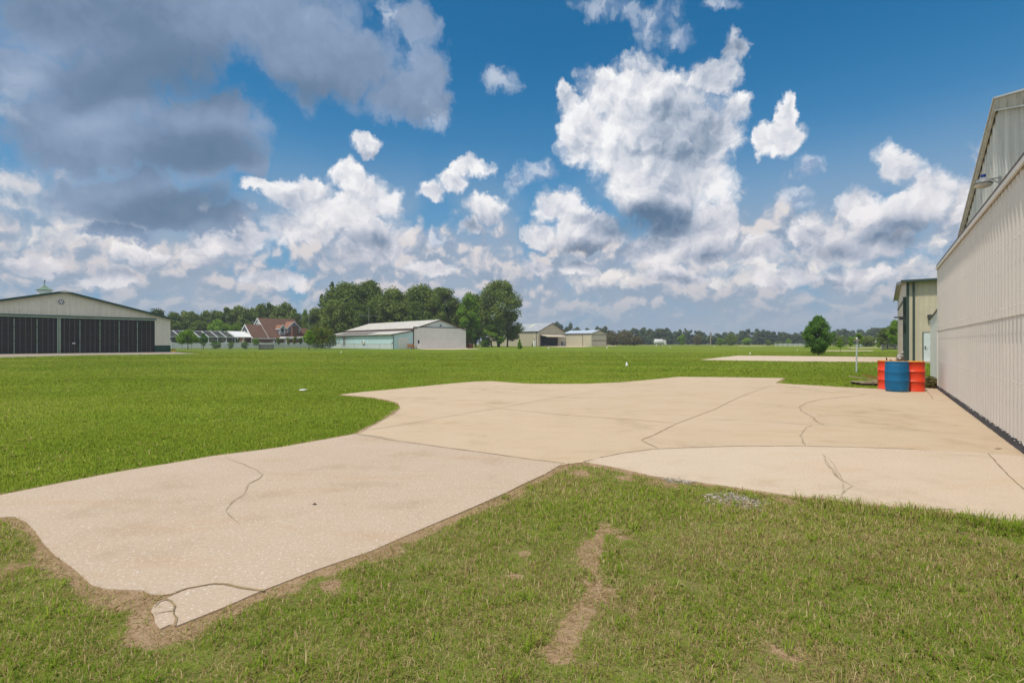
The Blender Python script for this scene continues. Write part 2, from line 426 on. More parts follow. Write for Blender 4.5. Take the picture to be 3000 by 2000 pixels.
M['shingle_lit'] = pm('sunlit-tone shingle roof', (0.25, 0.122, 0.072), 0.85, var=0.2, scale=1.2, bump=0.4, bscale=25)  # the house shingle again, sunlight put into a lighter, more orange colour
M['grey_blue'] = pm('grey blue boards', (0.24, 0.28, 0.34), 0.6, var=0.08)
M['wood'] = pm('weathered wood', (0.42, 0.31, 0.215), 0.8, var=0.25, scale=3, stretch=(0.3, 3, 3), bump=0.3)
M['wood_dark'] = pm('old dark wood', (0.075, 0.05, 0.035), 0.85, var=0.3, scale=3)
M['wood_orange'] = pm('oiled wood', (0.30, 0.13, 0.05), 0.7, var=0.2)
M['stone'] = pm('grey stone wall', (0.21, 0.195, 0.17), 0.85, var=0.3, scale=4, bump=0.5)
M['bark'] = pm('bark', (0.085, 0.065, 0.048), 0.9, var=0.3, scale=3, bump=0.6, bscale=15)
M['rubber'] = pm('black rubber skirt', (0.055, 0.046, 0.044), 0.7, var=0.25)
M['foam'] = pm('torn white foam', (0.62, 0.60, 0.56), 0.8, var=0.2, scale=12)
M['yellow'] = pm('yellow paint', (0.55, 0.36, 0.03), 0.5)
M['silver'] = pm('silver tank paint', (0.58, 0.58, 0.57), 0.35, var=0.08)
M['car_dark'] = pm('dark car paint', (0.02, 0.024, 0.03), 0.25, spec=0.5)
M['terracotta'] = pm('red brick', (0.22, 0.075, 0.05), 0.8, var=0.2, bump=0.3)

def brick_mat(name, scale=1.0):
    m = bpy.data.materials.new(name); m.use_nodes = True
    t = NT(m.node_tree); b = m.node_tree.nodes['Principled BSDF']
    c = t.n.new('ShaderNodeTexCoord').outputs['Object']
    x, y, z = t.sep(c)
    n = t.n.new('ShaderNodeTexBrick'); t.put(n.inputs['Vector'], t.comb(t.m('ADD', x, y), z))
    n.inputs['Scale'].default_value = 4.5 * scale; n.inputs['Mortar Size'].default_value = 0.03
    n.inputs['Color1'].default_value = (0.17, 0.062, 0.037, 1); n.inputs['Color2'].default_value = (0.11, 0.045, 0.03, 1); n.inputs['Mortar'].default_value = (0.19, 0.13, 0.10, 1)
    v = t.ss(t.noise(c, 2, 4), 0.3, 0.7, 0.75, 1.25, 'LINEAR')
    t.put(b.inputs['Base Color'], t.vs(n.outputs[0], v)); b.inputs['Roughness'].default_value = 0.85
    return m
M['brick'] = brick_mat('brick wall')

def screen_mat(name, col, cover):
    """woven mesh: part of the light passes between the threads"""
    m = bpy.data.materials.new(name); m.use_nodes = True
    t = NT(m.node_tree); b = m.node_tree.nodes['Principled BSDF']; o = m.node_tree.nodes['Material Output']
    b.inputs['Base Color'].default_value = tuple(col) + (1,); b.inputs['Roughness'].default_value = 0.8
    tr = t.n.new('ShaderNodeBsdfTransparent'); mx = t.n.new('ShaderNodeMixShader'); mx.inputs[0].default_value = cover
    t.l.new(tr.outputs[0], mx.inputs[1]); t.l.new(b.outputs[0], mx.inputs[2]); t.l.new(mx.outputs[0], o.inputs['Surface'])
    return m
M['screen'] = screen_mat('insect screen', (0.045, 0.045, 0.045), 0.72)
M['chain'] = screen_mat('chain link mesh', (0.18, 0.19, 0.19), 0.22)
M['chain_dark'] = screen_mat('dark windscreen mesh', (0.03, 0.035, 0.033), 0.72)
# ------------------------------------------------------------------ concrete outlines (traced on the ground plane)
def G(pts, k=OV): return [gp(x * k, y * k) for x, y in pts]
driveway = [(-5.7, 4.35)] + G([(0,1136),(120,1112),(250,1087),(480,1048),(640,1027),(760,1006),(820,995)]) 
apron_up = G([(845,981),(868,971),(888,960),(908,946),(920,936),(914,925),(895,919),(860,913),(820,909),(780,906),
              (840,899),(900,894),(960,888),(1040,880),(1090,876),(1130,875),(1180,879),(1220,881),(1260,881),(1340,881),(1420,878),(1480,873),(1520,869),(1560,865),(1680,866),(1800,868),
              (1782,879),(1820,882),(1880,885),(1940,889),(2010,892),(2130,896)])
wall_o = Vector((13.27, 15.9)); wall_u = Vector((-0.5797, -0.8148)); wall_b = Vector((0.8148, -0.5797))
w0 = wall_o + wall_b * 0.25; w1 = wall_o + wall_u * 15.6 + wall_b * 0.25
apron_wall = [tuple(wall_o + wall_u * -0.15 - wall_b * 0.35), tuple(w0)]
edge_low = G([(2352,1200),(2280,1190),(2200,1178),(2080,1166),(1950,1153),(1870,1143),(1800,1135),(1690,1119),(1600,1105),(1545,1098),(1500,1092),(1440,1078),(1385,1067),(1340,1060)])
drive_low = G([(1290,1066),(1250,1087),(1200,1112),(1130,1145),(1050,1180),(960,1219),(850,1265),(720,1310),(600,1357),(500,1398),(405,1438),(388,1434),(372,1441),(360,1428),(352,1415),(352,1400),(360,1388),(378,1374),(405,1362),(412,1358),(380,1363),(352,1362),(330,1353),(285,1353),(245,1354),(215,1343),(190,1325),(160,1300),(130,1275),(105,1248),(80,1220),(60,1200),(38,1185)]) + [(-4.5, 4.12), (-5.9, 4.0)]
arc = G([(2352,1047),(2270,1040),(2100,1031),(1950,1026),(1830,1024),(1700,1024),(1590,1027),(1500,1031),(1430,1040),(1380,1050),(1340,1060)])
wall_near = [tuple(wall_o + wall_u * 11.35 + wall_b * 0.25), tuple(w1), (5.6, 1.6), (4.6, 2.6)]
apron_poly = [driveway[-1]] + apron_up + apron_wall + [wall_near[0]] + arc + [drive_low[0]]
front_poly = [wall_near[0], wall_near[1], wall_near[2], wall_near[3]] + edge_low + arc[::-1][1:]
drive_poly = driveway + drive_low
OUT = driveway + apron_up + apron_wall + wall_near[1:] + edge_low + drive_low
pad_poly = G([(2048.5,1053.5),(2100,1047.5),(2161,1041),(2300,1042),(2500,1044),(2700,1046.5),(2760,1049),(2760,1062.5),(2650,1060.5),(2500,1059),(2350,1058),(2180,1055.7)], 1)
hangar_pad = G([(-420,1043),(120,1032.5),(430,1029.5),(508,1029),(545,1034),(592,1035.6),(505,1037),(260,1040),(115,1043.5),(0,1046),(-420,1054)], 1)
white_pad = G([(1215,1020.6),(1362,1019.2),(1411,1021.2),(1330,1023.3),(1240,1023)], 1)
tan_pad = G([(1578,1013.6),(1659,1012.6),(1700,1013.2),(1751,1014.4),(1700,1016),(1636,1016.2)], 1)
tan_pad_far = G([(1732,1012.5),(1781,1011.7),(1815,1012.4),(1790,1013.7),(1755,1013.7)], 1)
strip_far = G([(2420,1026.2),(2500,1025.8),(2560,1026),(2555,1027.6),(2480,1028),(2422,1027.6)], 1)
road_far = G([(2480,1017.6),(2590,1017.2),(2700,1017),(2700,1019),(2590,1018.6),(2490,1019.2)], 1)
runway_strip = G([(2160,1013.2),(2190,1013.2),(2265,1013.5),(2230,1014.2),(2165,1014)], 1)

def inside(P, poly):
    x, y = P[:, 0], P[:, 1]; r = np.zeros(len(P), bool); n = len(poly)
    for i in range(n):
        x0, y0 = poly[i]; x1, y1 = poly[(i + 1) % n]
        if y0 == y1: continue
        c = (y0 > y) != (y1 > y)
        r ^= c & (x < (x1 - x0) * (y - y0) / (y1 - y0) + x0)
    return r
def dist(P, pts, closed=True):
    d = np.full(len(P), 1e9); n = len(pts)
    for i in range(n if closed else n - 1):
        a = np.array(pts[i]); b = np.array(pts[(i + 1) % n]); ab = b - a
        t_ = np.clip(((P - a) @ ab) / max(ab @ ab, 1e-9), 0, 1)
        d = np.minimum(d, np.linalg.norm(P - (a + t_[:, None] * ab), axis=1))
    return d
def vnoise(P, s, seed=0):
    """smooth value noise 0..1"""
    q = P * s + seed * 17.3; i = np.floor(q).astype(np.int64); f = q - i; f = f * f * (3 - 2 * f)
    def h(a, b): return ((np.sin(a * 127.1 + b * 311.7 + seed * 74.7) * 43758.5453) % 1.0)
    a = h(i[:, 0], i[:, 1]); b = h(i[:, 0] + 1, i[:, 1]); c = h(i[:, 0], i[:, 1] + 1); e = h(i[:, 0] + 1, i[:, 1] + 1)
    return (a * (1 - f[:, 0]) + b * f[:, 0]) * (1 - f[:, 1]) + (c * (1 - f[:, 0]) + e * f[:, 0]) * f[:, 1]

DIRT_PATH = G([(1392,1205),(1372,1235),(1352,1262),(1352,1290),(1362,1320),(1366,1350),(1362,1372),(1335,1400),(1318,1430),(1306,1460),(1290,1482),(1284,1502)])
DIRT_SPOTS = [(1400,1215,0.20),(1388,1362,0.20),(1330,1085,0.30),(1440,1098,0.25),(1520,1105,0.35),(300,1375,0.30),(250,1362,0.25),(360,1375,0.20),(900,1265,0.25),(870,1275,0.22),(760,1340,0.2),(1310,1062,0.25),(1800,1145,0.25),
              (1180,1320,0.12),(1205,1270,0.1),(1820,1500,0.16),(1800,1490,0.12),(2210,1218,0.08),(110,1290,0.14),(30,1300,0.16),(690,1330,0.16),(1430,1230,0.12)]
GRAVEL = [(1690,1146,0.26),(1660,1138,0.16),(1725,1153,0.16),(1545,1100,0.11),(1580,1105,0.07)]
LOWER = edge_low + drive_low            # the edge of the near lawn
def lawn_fields(P):
    """dirt, dry, lush (0..1) for ground points"""
    de = dist(P, OUT)
    dl = dist(P, LOWER[::-1], False)
    n1 = vnoise(P, 1.3, 1); n2 = vnoise(P, 4.0, 2); n3 = vnoise(P, 0.5, 3); n4 = vnoise(P, 11.0, 4)
    near = (dl < 0.9 * np.maximum(1, de / np.maximum(dl, 1e-3))) & (dl <= de + 1e-6)
    # bare earth along the concrete edge, wider by the driveway and the corner
    wide = np.interp(P[:, 0], [-5, -3, -1.5, 0.3, 1.6, 2.6, 5], [0.10, 0.13, 0.22, 0.17, 0.14, 0.05, 0.04])
    dirt = np.clip(1.15 - dl / (wide * (0.25 + 1.0 * n2 + 0.5 * n4)), 0, 1) * (P[:, 1] < 8.6)
    dirt = np.maximum(dirt, np.clip(1.0 - de / (0.05 + 0.12 * n2 * np.clip(P[:, 1] / 7, 1, 2.2)), 0, 1) * 0.9)
    dp = dist(P, DIRT_PATH, False)
    dirt = np.maximum(dirt, np.clip(1.3 - dp / (0.02 + 0.07 * n2 + 0.06 * n4), 0, 1) * 0.80)
    for x, y, r in DIRT_SPOTS:
        c = np.array(gp(x * OV, y * OV)); d = np.linalg.norm(P - c, axis=1)
        dirt = np.maximum(dirt, np.clip(1.2 - d / (r * (0.2 + 0.7 * n2 + 0.5 * n4)), 0, 1) * 0.75)
    lawn = np.clip((8.0 - P[:, 1]) / 2.5, 0, 1) * ((P[:, 0] > -1.5 + (P[:, 1] - 4) * 0.6) | (P[:, 1] < 4.15))   # the worn near lawn
    dry = np.clip(0.04 + 0.62 * lawn * (0.35 + 1.0 * n1) + 0.10 * (n3 - 0.5) + 0.30 * (n4 - 0.5) * lawn, 0, 1)
    dry = np.maximum(dry, np.clip(0.75 - dl / 1.1, 0, 1) * lawn)
    far = np.clip((P[:, 1] - 150) / 250, 0, 1)
    dry = np.maximum(dry, far * 0.45)
    dry[(P[:, 0] > 3.6) & (P[:, 1] < 5.2) & (dl < 0.6)] *= 0.35
    return dirt, dry, lawn

def ground_material():
    m = bpy.data.materials.new('turf and earth'); m.use_nodes = True
    t = NT(m.node_tree); b = m.node_tree.nodes['Principled BSDF']
    c = t.n.new('ShaderNodeTexCoord').outputs['Object']
    def attr(n):
        a = t.n.new('ShaderNodeAttribute'); a.attribute_name = n; return a.outputs['Fac']
    dirt, dry = attr('dirt'), attr('dry')
    big = t.noise(c, 0.045, 4, 0.55); mid = t.noise(c, 0.5, 5, 0.6); fine = t.noise(c, 9.0, 5, 0.65); grit = t.noise(c, 55.0, 4, 0.7)
    across = t.noise(t.v('MULTIPLY', c, (0.012, 0.10, 1)), 1.0, 4, 0.6)
    g = t.ramp(t.m('ADD', t.m('MULTIPLY', big, 0.55), t.m('ADD', t.m('MULTIPLY', mid, 0.25), t.m('MULTIPLY', across, 0.25))),
               [(0.36, (0.110, 0.165, 0.014)), (0.50, (0.160, 0.220, 0.018)), (0.60, (0.220, 0.262, 0.024)), (0.72, (0.275, 0.295, 0.032))])
    g = t.mix(t.ss(fine, 0.35, 0.68, 0.0, 0.55), g, (0.050, 0.095, 0.012, 1))
    straw = t.mix(fine, (0.17, 0.145, 0.055, 1), (0.27, 0.215, 0.10, 1))
    g = t.mix(t.m('MULTIPLY', dry, t.ss(t.m('ADD', mid, t.m('MULTIPLY', t.m('SUBTRACT', fine, 0.5), 0.8)), 0.30, 0.65, 0.5, 1.0)), g, straw)
    earth = t.ramp(t.m('ADD', t.m('MULTIPLY', fine, 0.5), t.m('MULTIPLY', grit, 0.5)), [(0.3, (0.20, 0.125, 0.072)), (0.5, (0.34, 0.225, 0.135)), (0.68, (0.44, 0.32, 0.205))])
    e = t.ss(t.m('ADD', dirt, t.m('MULTIPLY', t.m('SUBTRACT', fine, 0.5), 0.9)), 0.38, 0.62)
    col = t.mix(e, g, earth)
    gr = attr('gravel')
    stone = t.voro(c, 45.0, 0, 0.5, '3D', 'F1', out=1)
    sr, sg, sb = [t.n.new('ShaderNodeSeparateColor') for _ in range(1)][0].outputs, None, None
    sepn = sr[0].node; t.l.new(stone, sepn.inputs[0])
    scol = t.ramp(sepn.outputs[0], [(0.0, (0.13, 0.110, 0.085)), (0.5, (0.24, 0.21, 0.17)), (1.0, (0.36, 0.32, 0.27))])
    gv = t.ss(t.m('ADD', gr, t.m('MULTIPLY', t.m('SUBTRACT', fine, 0.5), 1.1)), 0.45, 0.6)
    col = t.mix(gv, col, scol)
    t.put(b.inputs['Base Color'], col); b.inputs['Roughness'].default_value = 0.95; b.inputs['Specular IOR Level'].default_value = 0.05
    bn = t.n.new('ShaderNodeBump'); bn.inputs['Strength'].default_value = 0.7; bn.inputs['Distance'].default_value = 0.03
    t.put(bn.inputs['Height'], t.m('ADD', fine, t.m('MULTIPLY', grit, 0.5))); t.l.new(bn.outputs[0], b.inputs['Normal'])
    return m

def build_ground():
    na, nr = 640, 430
    r = 0.25 * (900 / 0.25) ** (np.arange(nr) / (nr - 1)); a = np.arange(na) / na * 2 * np.pi
    X = np.outer(r, np.sin(a)).ravel(); Y = np.outer(r, np.cos(a)).ravel() + 2.0
    P = np.stack([X, Y], 1)
    z = np.full(len(P), -0.010) + (vnoise(P, 0.9, 9) - 0.5) * 0.008
    z[np.hypot(X, Y) > 40] = -0.03
    verts = np.concatenate([np.stack([X, Y, z], 1), [[0, 2.0, -0.03]]])
    i = np.arange(nr - 1)[:, None] * na; j = np.arange(na)[None, :]; j1 = (j + 1) % na
    quads = np.stack([i + j, i + na + j, i + na + j1, i + j1], -1).reshape(-1, 4)[:, ::-1]
    tris = np.stack([np.full(na, nr * na), np.arange(na), (np.arange(na) + 1) % na], 1)[:, ::-1]
    me = bpy.data.meshes.new('ground')
    me.vertices.add(len(verts)); me.vertices.foreach_set('co', verts.ravel())
    nl = quads.size + tris.size; me.loops.add(nl); me.polygons.add(len(quads) + len(tris))
    me.loops.foreach_set('vertex_index', np.concatenate([quads.ravel(), tris.ravel()]))
    st = np.concatenate([np.arange(len(quads)) * 4, len(quads) * 4 + np.arange(len(tris)) * 3])
    me.polygons.foreach_set('loop_start', st)
    me.update(calc_edges=True); me.validate()
    if me.polygons[0].normal.z < 0: me.flip_normals()
    dirt, dry, lawn = lawn_fields(verts[:, :2])
    gravel = np.zeros(len(verts)); n2 = vnoise(verts[:, :2], 6.0, 5)
    for x, y, rr in GRAVEL:
        c = np.array(gp(x * OV, y * OV)); d = np.linalg.norm(verts[:, :2] - c, axis=1)
        gravel = np.maximum(gravel, np.clip(1.25 - d / (rr * (0.5 + n2)), 0, 1))
    for nme, arr in (('dirt', dirt), ('dry', dry), ('gravel', gravel)):
        at_ = me.attributes.new(nme, 'FLOAT', 'POINT'); at_.data.foreach_set('value', arr.astype(np.float32))
    me.materials.append(ground_material())
    o = bpy.data.objects.new('ground', me); COL.objects.link(o); tag(o, kind='structure')
build_ground()

# ------------------------------------------------------------------ concrete
def concrete_material(name, tint, speck=1.0):
    m = bpy.data.materials.new(name); m.use_nodes = True
    t = NT(m.node_tree); b = m.node_tree.nodes['Principled BSDF']
    c = t.n.new('ShaderNodeTexCoord').outputs['Object']
    big = t.noise(c, 0.35, 5, 0.6); mid = t.noise(c, 1.6, 6, 0.65); fine = t.noise(c, 38.0, 4, 0.7)
    sweep = t.noise(t.v('MULTIPLY', c, (0.5, 1.9, 1)), 1.3, 5, 0.6)
    k = t.m('ADD', t.m('MULTIPLY', big, 0.5), t.m('MULTIPLY', mid, 0.5))
    col = t.ramp(k, [(0.30, tuple(q * f for q, f in zip(tint, (0.74, 0.70, 0.64)))), (0.46, tint), (0.60, tuple(q * f for q, f in zip(tint, (1.05, 1.06, 1.09)))), (0.75, tuple(q * f for q, f in zip(tint, (1.10, 1.13, 1.20))))])
    col = t.mix(t.ss(sweep, 0.50, 0.75, 0.0, 0.45), col, tuple(q * f for q, f in zip(tint, (0.93, 0.80, 0.63))) + (1,))
    col = t.mix(t.ss(fine, 0.40, 0.62, 0.22, 0.0), col, tuple(q * 0.55 for q in tint) + (1,))
    # exposed shell and pebble aggregate
    vn = t.n.new('ShaderNodeTexVoronoi'); vn.voronoi_dimensions = '2D'; vn.inputs['Scale'].default_value = 70.0; t.put(vn.inputs['Vector'], c)
    sc = t.n.new('ShaderNodeSeparateColor'); t.l.new(vn.outputs['Color'], sc.inputs[0])
    peb = t.m('MULTIPLY', t.m('LESS_THAN', vn.outputs['Distance'], t.m('MULTIPLY', sc.outputs[1], 0.42)), t.m('GREATER_THAN', sc.outputs[0], 0.60))
    pc = t.ramp(sc.outputs[2], [(0.0, (0.30, 0.25, 0.19)), (0.35, (0.55, 0.40, 0.25)), (0.7, (0.72, 0.66, 0.58)), (1.0, (0.85, 0.83, 0.80))])
    col = t.mix(t.m('MULTIPLY', peb, 0.55 * speck), col, pc)
    t.put(b.inputs['Base Color'], col); b.inputs['Roughness'].default_value = 0.85; b.inputs['Specular IOR Level'].default_value = 0.2
    bn = t.n.new('ShaderNodeBump'); bn.inputs['Strength'].default_value = 0.35; bn.inputs['Distance'].default_value = 0.006
    t.put(bn.inputs['Height'], t.m('ADD', fine, t.m('MULTIPLY', peb, 0.4))); t.l.new(bn.outputs[0], b.inputs['Normal'])
    return m
M['conc_drive'] = concrete_material('exposed aggregate concrete', (0.50, 0.380, 0.278), 1.0)
M['conc_apron'] = concrete_material('tan concrete', (0.545, 0.412, 0.280), 0.35)
M['conc_front'] = concrete_material('pale concrete', (0.58, 0.455, 0.335), 0.6)
M['conc_old'] = concrete_material('old grey concrete', (0.33, 0.275, 0.215), 0.3)
M['joint'] = pm('joint stain', (0.31, 0.225, 0.14), 0.9, var=0.3, scale=4)
M['joint_grass'] = pm('mossy joint', (0.27, 0.195, 0.100), 0.95, var=0.4, scale=6)
M['crack'] = pm('crack stain', (0.36, 0.275, 0.185), 0.9, var=0.35, scale=5)
M['crack_wide'] = pm('damp crack stain', (0.40, 0.315, 0.22), 0.9, var=0.3, scale=9)

def slab_mesh(name, poly, mats, z=0.0, th=0.12, seg=0.0, jitter=0.0, seed=1):
    g = random.Random(seed)
    pts = [Vector((p[0], p[1], z)) for p in poly]
    if seg:
        q = []
        for i, p in enumerate(pts):
            n = pts[(i + 1) % len(pts)]; k = max(1, int((n - p).length / seg))
            for e in range(k):
                r = p.lerp(n, e / k); r.x += g.uniform(-jitter, jitter); r.y += g.uniform(-jitter, jitter); q.append(r)
        pts = q
    bm = bmesh.new(); vs = [bm.verts.new(p) for p in pts]
    f = bm.faces.new(vs); bm.normal_update()
    if f.normal.z < 0: f.normal_flip()
    ret = bmesh.ops.extrude_face_region(bm, geom=[f])
    for v in [e for e in ret['geom'] if isinstance(e, bmesh.types.BMVert)]: v.co.z -= th
    bmesh.ops.recalc_face_normals(bm, faces=bm.faces)
    bmesh.ops.triangulate(bm, faces=[q for q in bm.faces if len(q.verts) > 4])
    me = bpy.data.meshes.new(name); bm.to_mesh(me); bm.free()
    for m in mats: me.materials.append(m)
    return me
def ribbon(mb, pts, w0, z, mi, jit=0.0, seed=0, step=0.12, taper=False):
    """thin irregular band lying on the slab along a traced line"""
    g = random.Random(seed); path = []; w = w0 * 0.62 if w0 > 0.016 else w0 * 1.15
    pts = [Vector((p[0], p[1])) for p in pts]
    for a, b in zip(pts, pts[1:]):
        k = max(1, int((b - a).length / step))
        path += [a.lerp(b, i / k) for i in range(k)]
    path.append(pts[-1]); L = []
    for i, p in enumerate(path):
        d = (path[min(i + 1, len(path) - 1)] - path[max(i - 1, 0)]).normalized(); n = Vector((-d.y, d.x))
        p = p + n * g.uniform(-jit, jit); k = w * g.uniform(0.55, 1.35) / 2
        if taper: k *= max(0.15, min(1, 4 * i / len(path), 4 * (len(path) - i) / len(path)))
        L += [(p.x + n.x * k, p.y + n.y * k, z), (p.x - n.x * k, p.y - n.y * k, z)]
    mb.add(L, [(2*i+1, 2*i+3, 2*i+2, 2*i) for i in range(len(path) - 1)], mi)
def full(pts): return G(pts, 1)
def slab_with_lines(name, poly, mats, lines, seg=0.25, jitter=0.012, seed=1):
    me = slab_mesh(name, poly, [], 0, 0.12, seg, jitter, seed)
    mb = MB()
    mb.add([v.co[:] for v in me.vertices], [list(p.vertices) for p in me.polygons], 0)
    for k, (pts, w, mi, jit, tp) in enumerate(lines): ribbon(mb, pts, w, 0.0035 + 0.0006 * (k % 3), mi, jit, seed * 31 + k, taper=tp)
    return tag(mb.build(name, mats), kind='structure')

c5 = lambda pts, ox, oy, k: [(ox + x * k, oy + y * k) for x, y in pts]
A2 = lambda pts: full(c5(pts, 900, 1050, 0.5102)); A3 = lambda pts: full(c5(pts, 1800, 1050, 0.5102)); A1 = lambda pts: full(c5(pts, 0, 1050, 0.5102))
A8 = lambda pts: full(c5(pts, 2450, 1000, 0.2551))
apron_lines = [
    (A2([(310,415),(500,388),(700,352),(900,316),(1100,284),(1300,248),(1500,214),(1700,180),(1860,155)]), 0.020, 1, 0.006, False),
    (A2([(1918,468),(2000,434),(2130,370),(2340,292)]) + A3([(660,248),(760,205),(860,168),(900,156),(940,156)]), 0.028, 1, 0.006, False),
    (A2([(1918,468),(1960,490),(2012,514)]), 0.020, 1, 0.004, False),
    (A2([(1100,287),(1300,306),(1500,325),(1700,340),(1900,353),(2125,371)]), 0.013, 1, 0.005, False),
    (A3([(545,350),(700,352),(900,364),(1100,378),(1200,382)]), 0.010, 1, 0.006, False),
    (A3([(1200,382),(1500,398),(1800,416),(2060,436)]), 0.010, 1, 0.005, False),
    (A2([(610,246),(800,258),(1000,266),(1100,285)]), 0.010, 1, 0.006, False),
    (A2([(1020,190),(1250,206),(1480,222),(1800,236),(2100,250),(2340,260)]) + A3([(640,264),(900,280),(1150,292),(1500,314),(1860,336)]), 0.010, 1, 0.006, False),
    (A3([(730,140),(860,142),(925,146),(1000,160),(1090,172)]), 0.03, 1, 0.012, True),
    (A8([(0,578),(200,592),(420,612),(700,638),(960,652),(1115,660)]), 0.016, 1, 0.004, False),
    (A8([(1040,575),(1075,610),(1115,660)]), 0.03, 1, 0.004, False),
    (A3([(1440,208),(1330,220),(1200,232),(1110,253),(1062,278),(1078,305),(1110,322),(1142,337),(1150,352),(1172,366),(1205,380)]), 0.030, 2, 0.020, False),
    (A3([(1130,386),(1100,398),(1082,415),(1085,432),(1070,440),(1078,456),(1075,470),(1090,482),(1090,496)]), 0.026, 2, 0.018, False),
    (A3([(1142,337),(1160,362),(1190,374)]), 0.020, 2, 0.015, True),
    (A2([(245,425),(400,456),(580,482),(800,512),(1100,552),(1300,580),(1480,602)]), 0.022, 3, 0.008, False),
    (G([(920,937),(905,950),(880,964),(850,980),(825,994)]), 0.04, 1, 0.012, False),
]
slab_with_lines('concrete_apron', apron_poly, [M['conc_apron'], M['joint'], M['crack'], M['joint_grass']], apron_lines, seed=2)
front_lines = [
    (arc[2:-1], 0.016, 1, 0.003, False),
    (A8([(1745,1285),(1800,1345),(1900,1455),(2010,1568)]) + [gp(3110, 1530)], 0.018, 1, 0.004, False),
    (A3([(1190,552),(1200,575),(1228,600),(1240,625),(1262,640),(1282,662),(1300,690),(1320,712),(1326,735),(1312,760),(1300,780),(1320,800),(1352,822)]), 0.020, 2, 0.030, False),
    (A3([(1228,562),(1236,580),(1244,600),(1272,628),(1292,650),(1306,672),(1330,700),(1348,730),(1340,752),(1318,780)]), 0.018, 2, 0.030, True),
    (A3([(1205,570),(1222,600),(1256,650),(1280,690)]), 0.020, 2, 0.02, True),
    (A3([(1180,800),(1240,798),(1300,812)]), 0.008, 1, 0.01, True),
    (A3([(1700,850),(1800,866),(1900,864),(1960,868)]), 0.010, 1, 0.01, True),
]
slab_with_lines('concrete_walk', front_poly, [M['conc_front'], M['joint'], M['crack_wide']], front_lines, seed=3)
drive_lines = [
    (A1([(1290,566),(1365,595),(1430,620),(1480,640),(1503,668),(1490,690),(1430,720),(1415,750),(1390,785),(1345,812),(1310,845),(1298,875),(1330,920),(1380,955)]), 0.013, 2, 0.012, True),
    (G([(405,1361),(430,1352),(490,1341),(520,1342),(555,1348),(590,1354),(606,1357)]), 0.015, 3, 0.008, False),
    (G([(378,1376),(392,1380),(402,1392),(402,1402),(398,1412),(404,1420),(402,1437)]), 0.018, 3, 0.010, False),
    (G([(352,1410),(375,1405),(402,1400)]), 0.012, 2, 0.006, True),
    (G([(356,1396),(366,1382),(384,1374)]), 0.014, 2, 0.008, True),
]
slab_with_lines('driveway', drive_poly, [M['conc_drive'], M['joint'], M['crack'], M['joint_grass'], M['conc_front']], drive_lines, seed=4)
for nme, poly, mk in (('concrete_pad', pad_poly, 'conc_front'), ('hangar_apron', hangar_pad, 'conc_old'), ('hangar_apron', white_pad, 'conc_front'), ('hangar_apron', tan_pad, 'conc_front'),
                      ('hangar_apron', tan_pad_far, 'conc_front'), ('path', strip_far, 'conc_front'), ('road', road_far, 'conc_front'), ('taxiway', runway_strip, 'conc_front')):
    me = slab_mesh(nme, poly, [M[mk]], -0.012, 0.1); o = bpy.data.objects.new(nme, me); COL.objects.link(o); tag(o, kind='structure')

# ------------------------------------------------------------------ grass blades
def blade_material():
    m = bpy.data.materials.new('grass blade'); m.use_nodes = True
    t = NT(m.node_tree); t.n.remove(m.node_tree.nodes['Principled BSDF']); o = m.node_tree.nodes['Material Output']
    r = t.n.new('ShaderNodeNewGeometry').outputs['Random Per Island']
    a = t.n.new('ShaderNodeAttribute'); a.attribute_name = 'dry'; dry = a.outputs['Fac']
    c = t.n.new('ShaderNodeTexCoord').outputs['Object']
    big = t.noise(c, 0.6, 4, 0.6)
    wide_ = t.noise(c, 0.07, 4, 0.6); across = t.noise(t.v('MULTIPLY', c, (0.02, 0.16, 1)), 1.0, 4, 0.6)
    tone = t.ss(t.m('ADD', t.m('MULTIPLY', wide_, 0.5), t.m('MULTIPLY', across, 0.5)), 0.38, 0.62, -0.22, 0.26, 'LINEAR')
    g = t.ramp(t.m('ADD', t.m('ADD', t.m('MULTIPLY', r, 0.5), t.m('MULTIPLY', big, 0.5)), tone), [(0.2, (0.125, 0.195, 0.020)), (0.45, (0.195, 0.275, 0.028)), (0.62, (0.270, 0.335, 0.040)), (0.85, (0.36, 0.40, 0.075))])
    r2 = t.m('FRACT', t.m('MULTIPLY', r, 37.31))
    straw = t.ramp(r2, [(0.0, (0.21, 0.140, 0.060)), (0.5, (0.38, 0.275, 0.125)), (1.0, (0.55, 0.44, 0.235))])
    isdry = t.m('LESS_THAN', t.m('FRACT', t.m('MULTIPLY', r, 91.7)), t.m('MULTIPLY', dry, 0.85))
    col = t.mix(isdry, g, straw)
    d = t.n.new('ShaderNodeBsdfDiffuse'); tr = t.n.new('ShaderNodeBsdfTranslucent'); mx = t.n.new('ShaderNodeMixShader'); mx.inputs[0].default_value = 0.30
    nn = t.n.new('ShaderNodeNewGeometry'); up = t.v('NORMALIZE', t.v('ADD', t.vs(nn.outputs['Normal'], 0.45), (0, 0, 1))); t.l.new(up, d.inputs['Normal'])
    t.l.new(col, d.inputs[0]); t.l.new(col, tr.inputs[0]); t.l.new(d.outputs[0], mx.inputs[1]); t.l.new(tr.outputs[0], mx.inputs[2]); t.l.new(mx.outputs[0], o.inputs['Surface'])
    return m
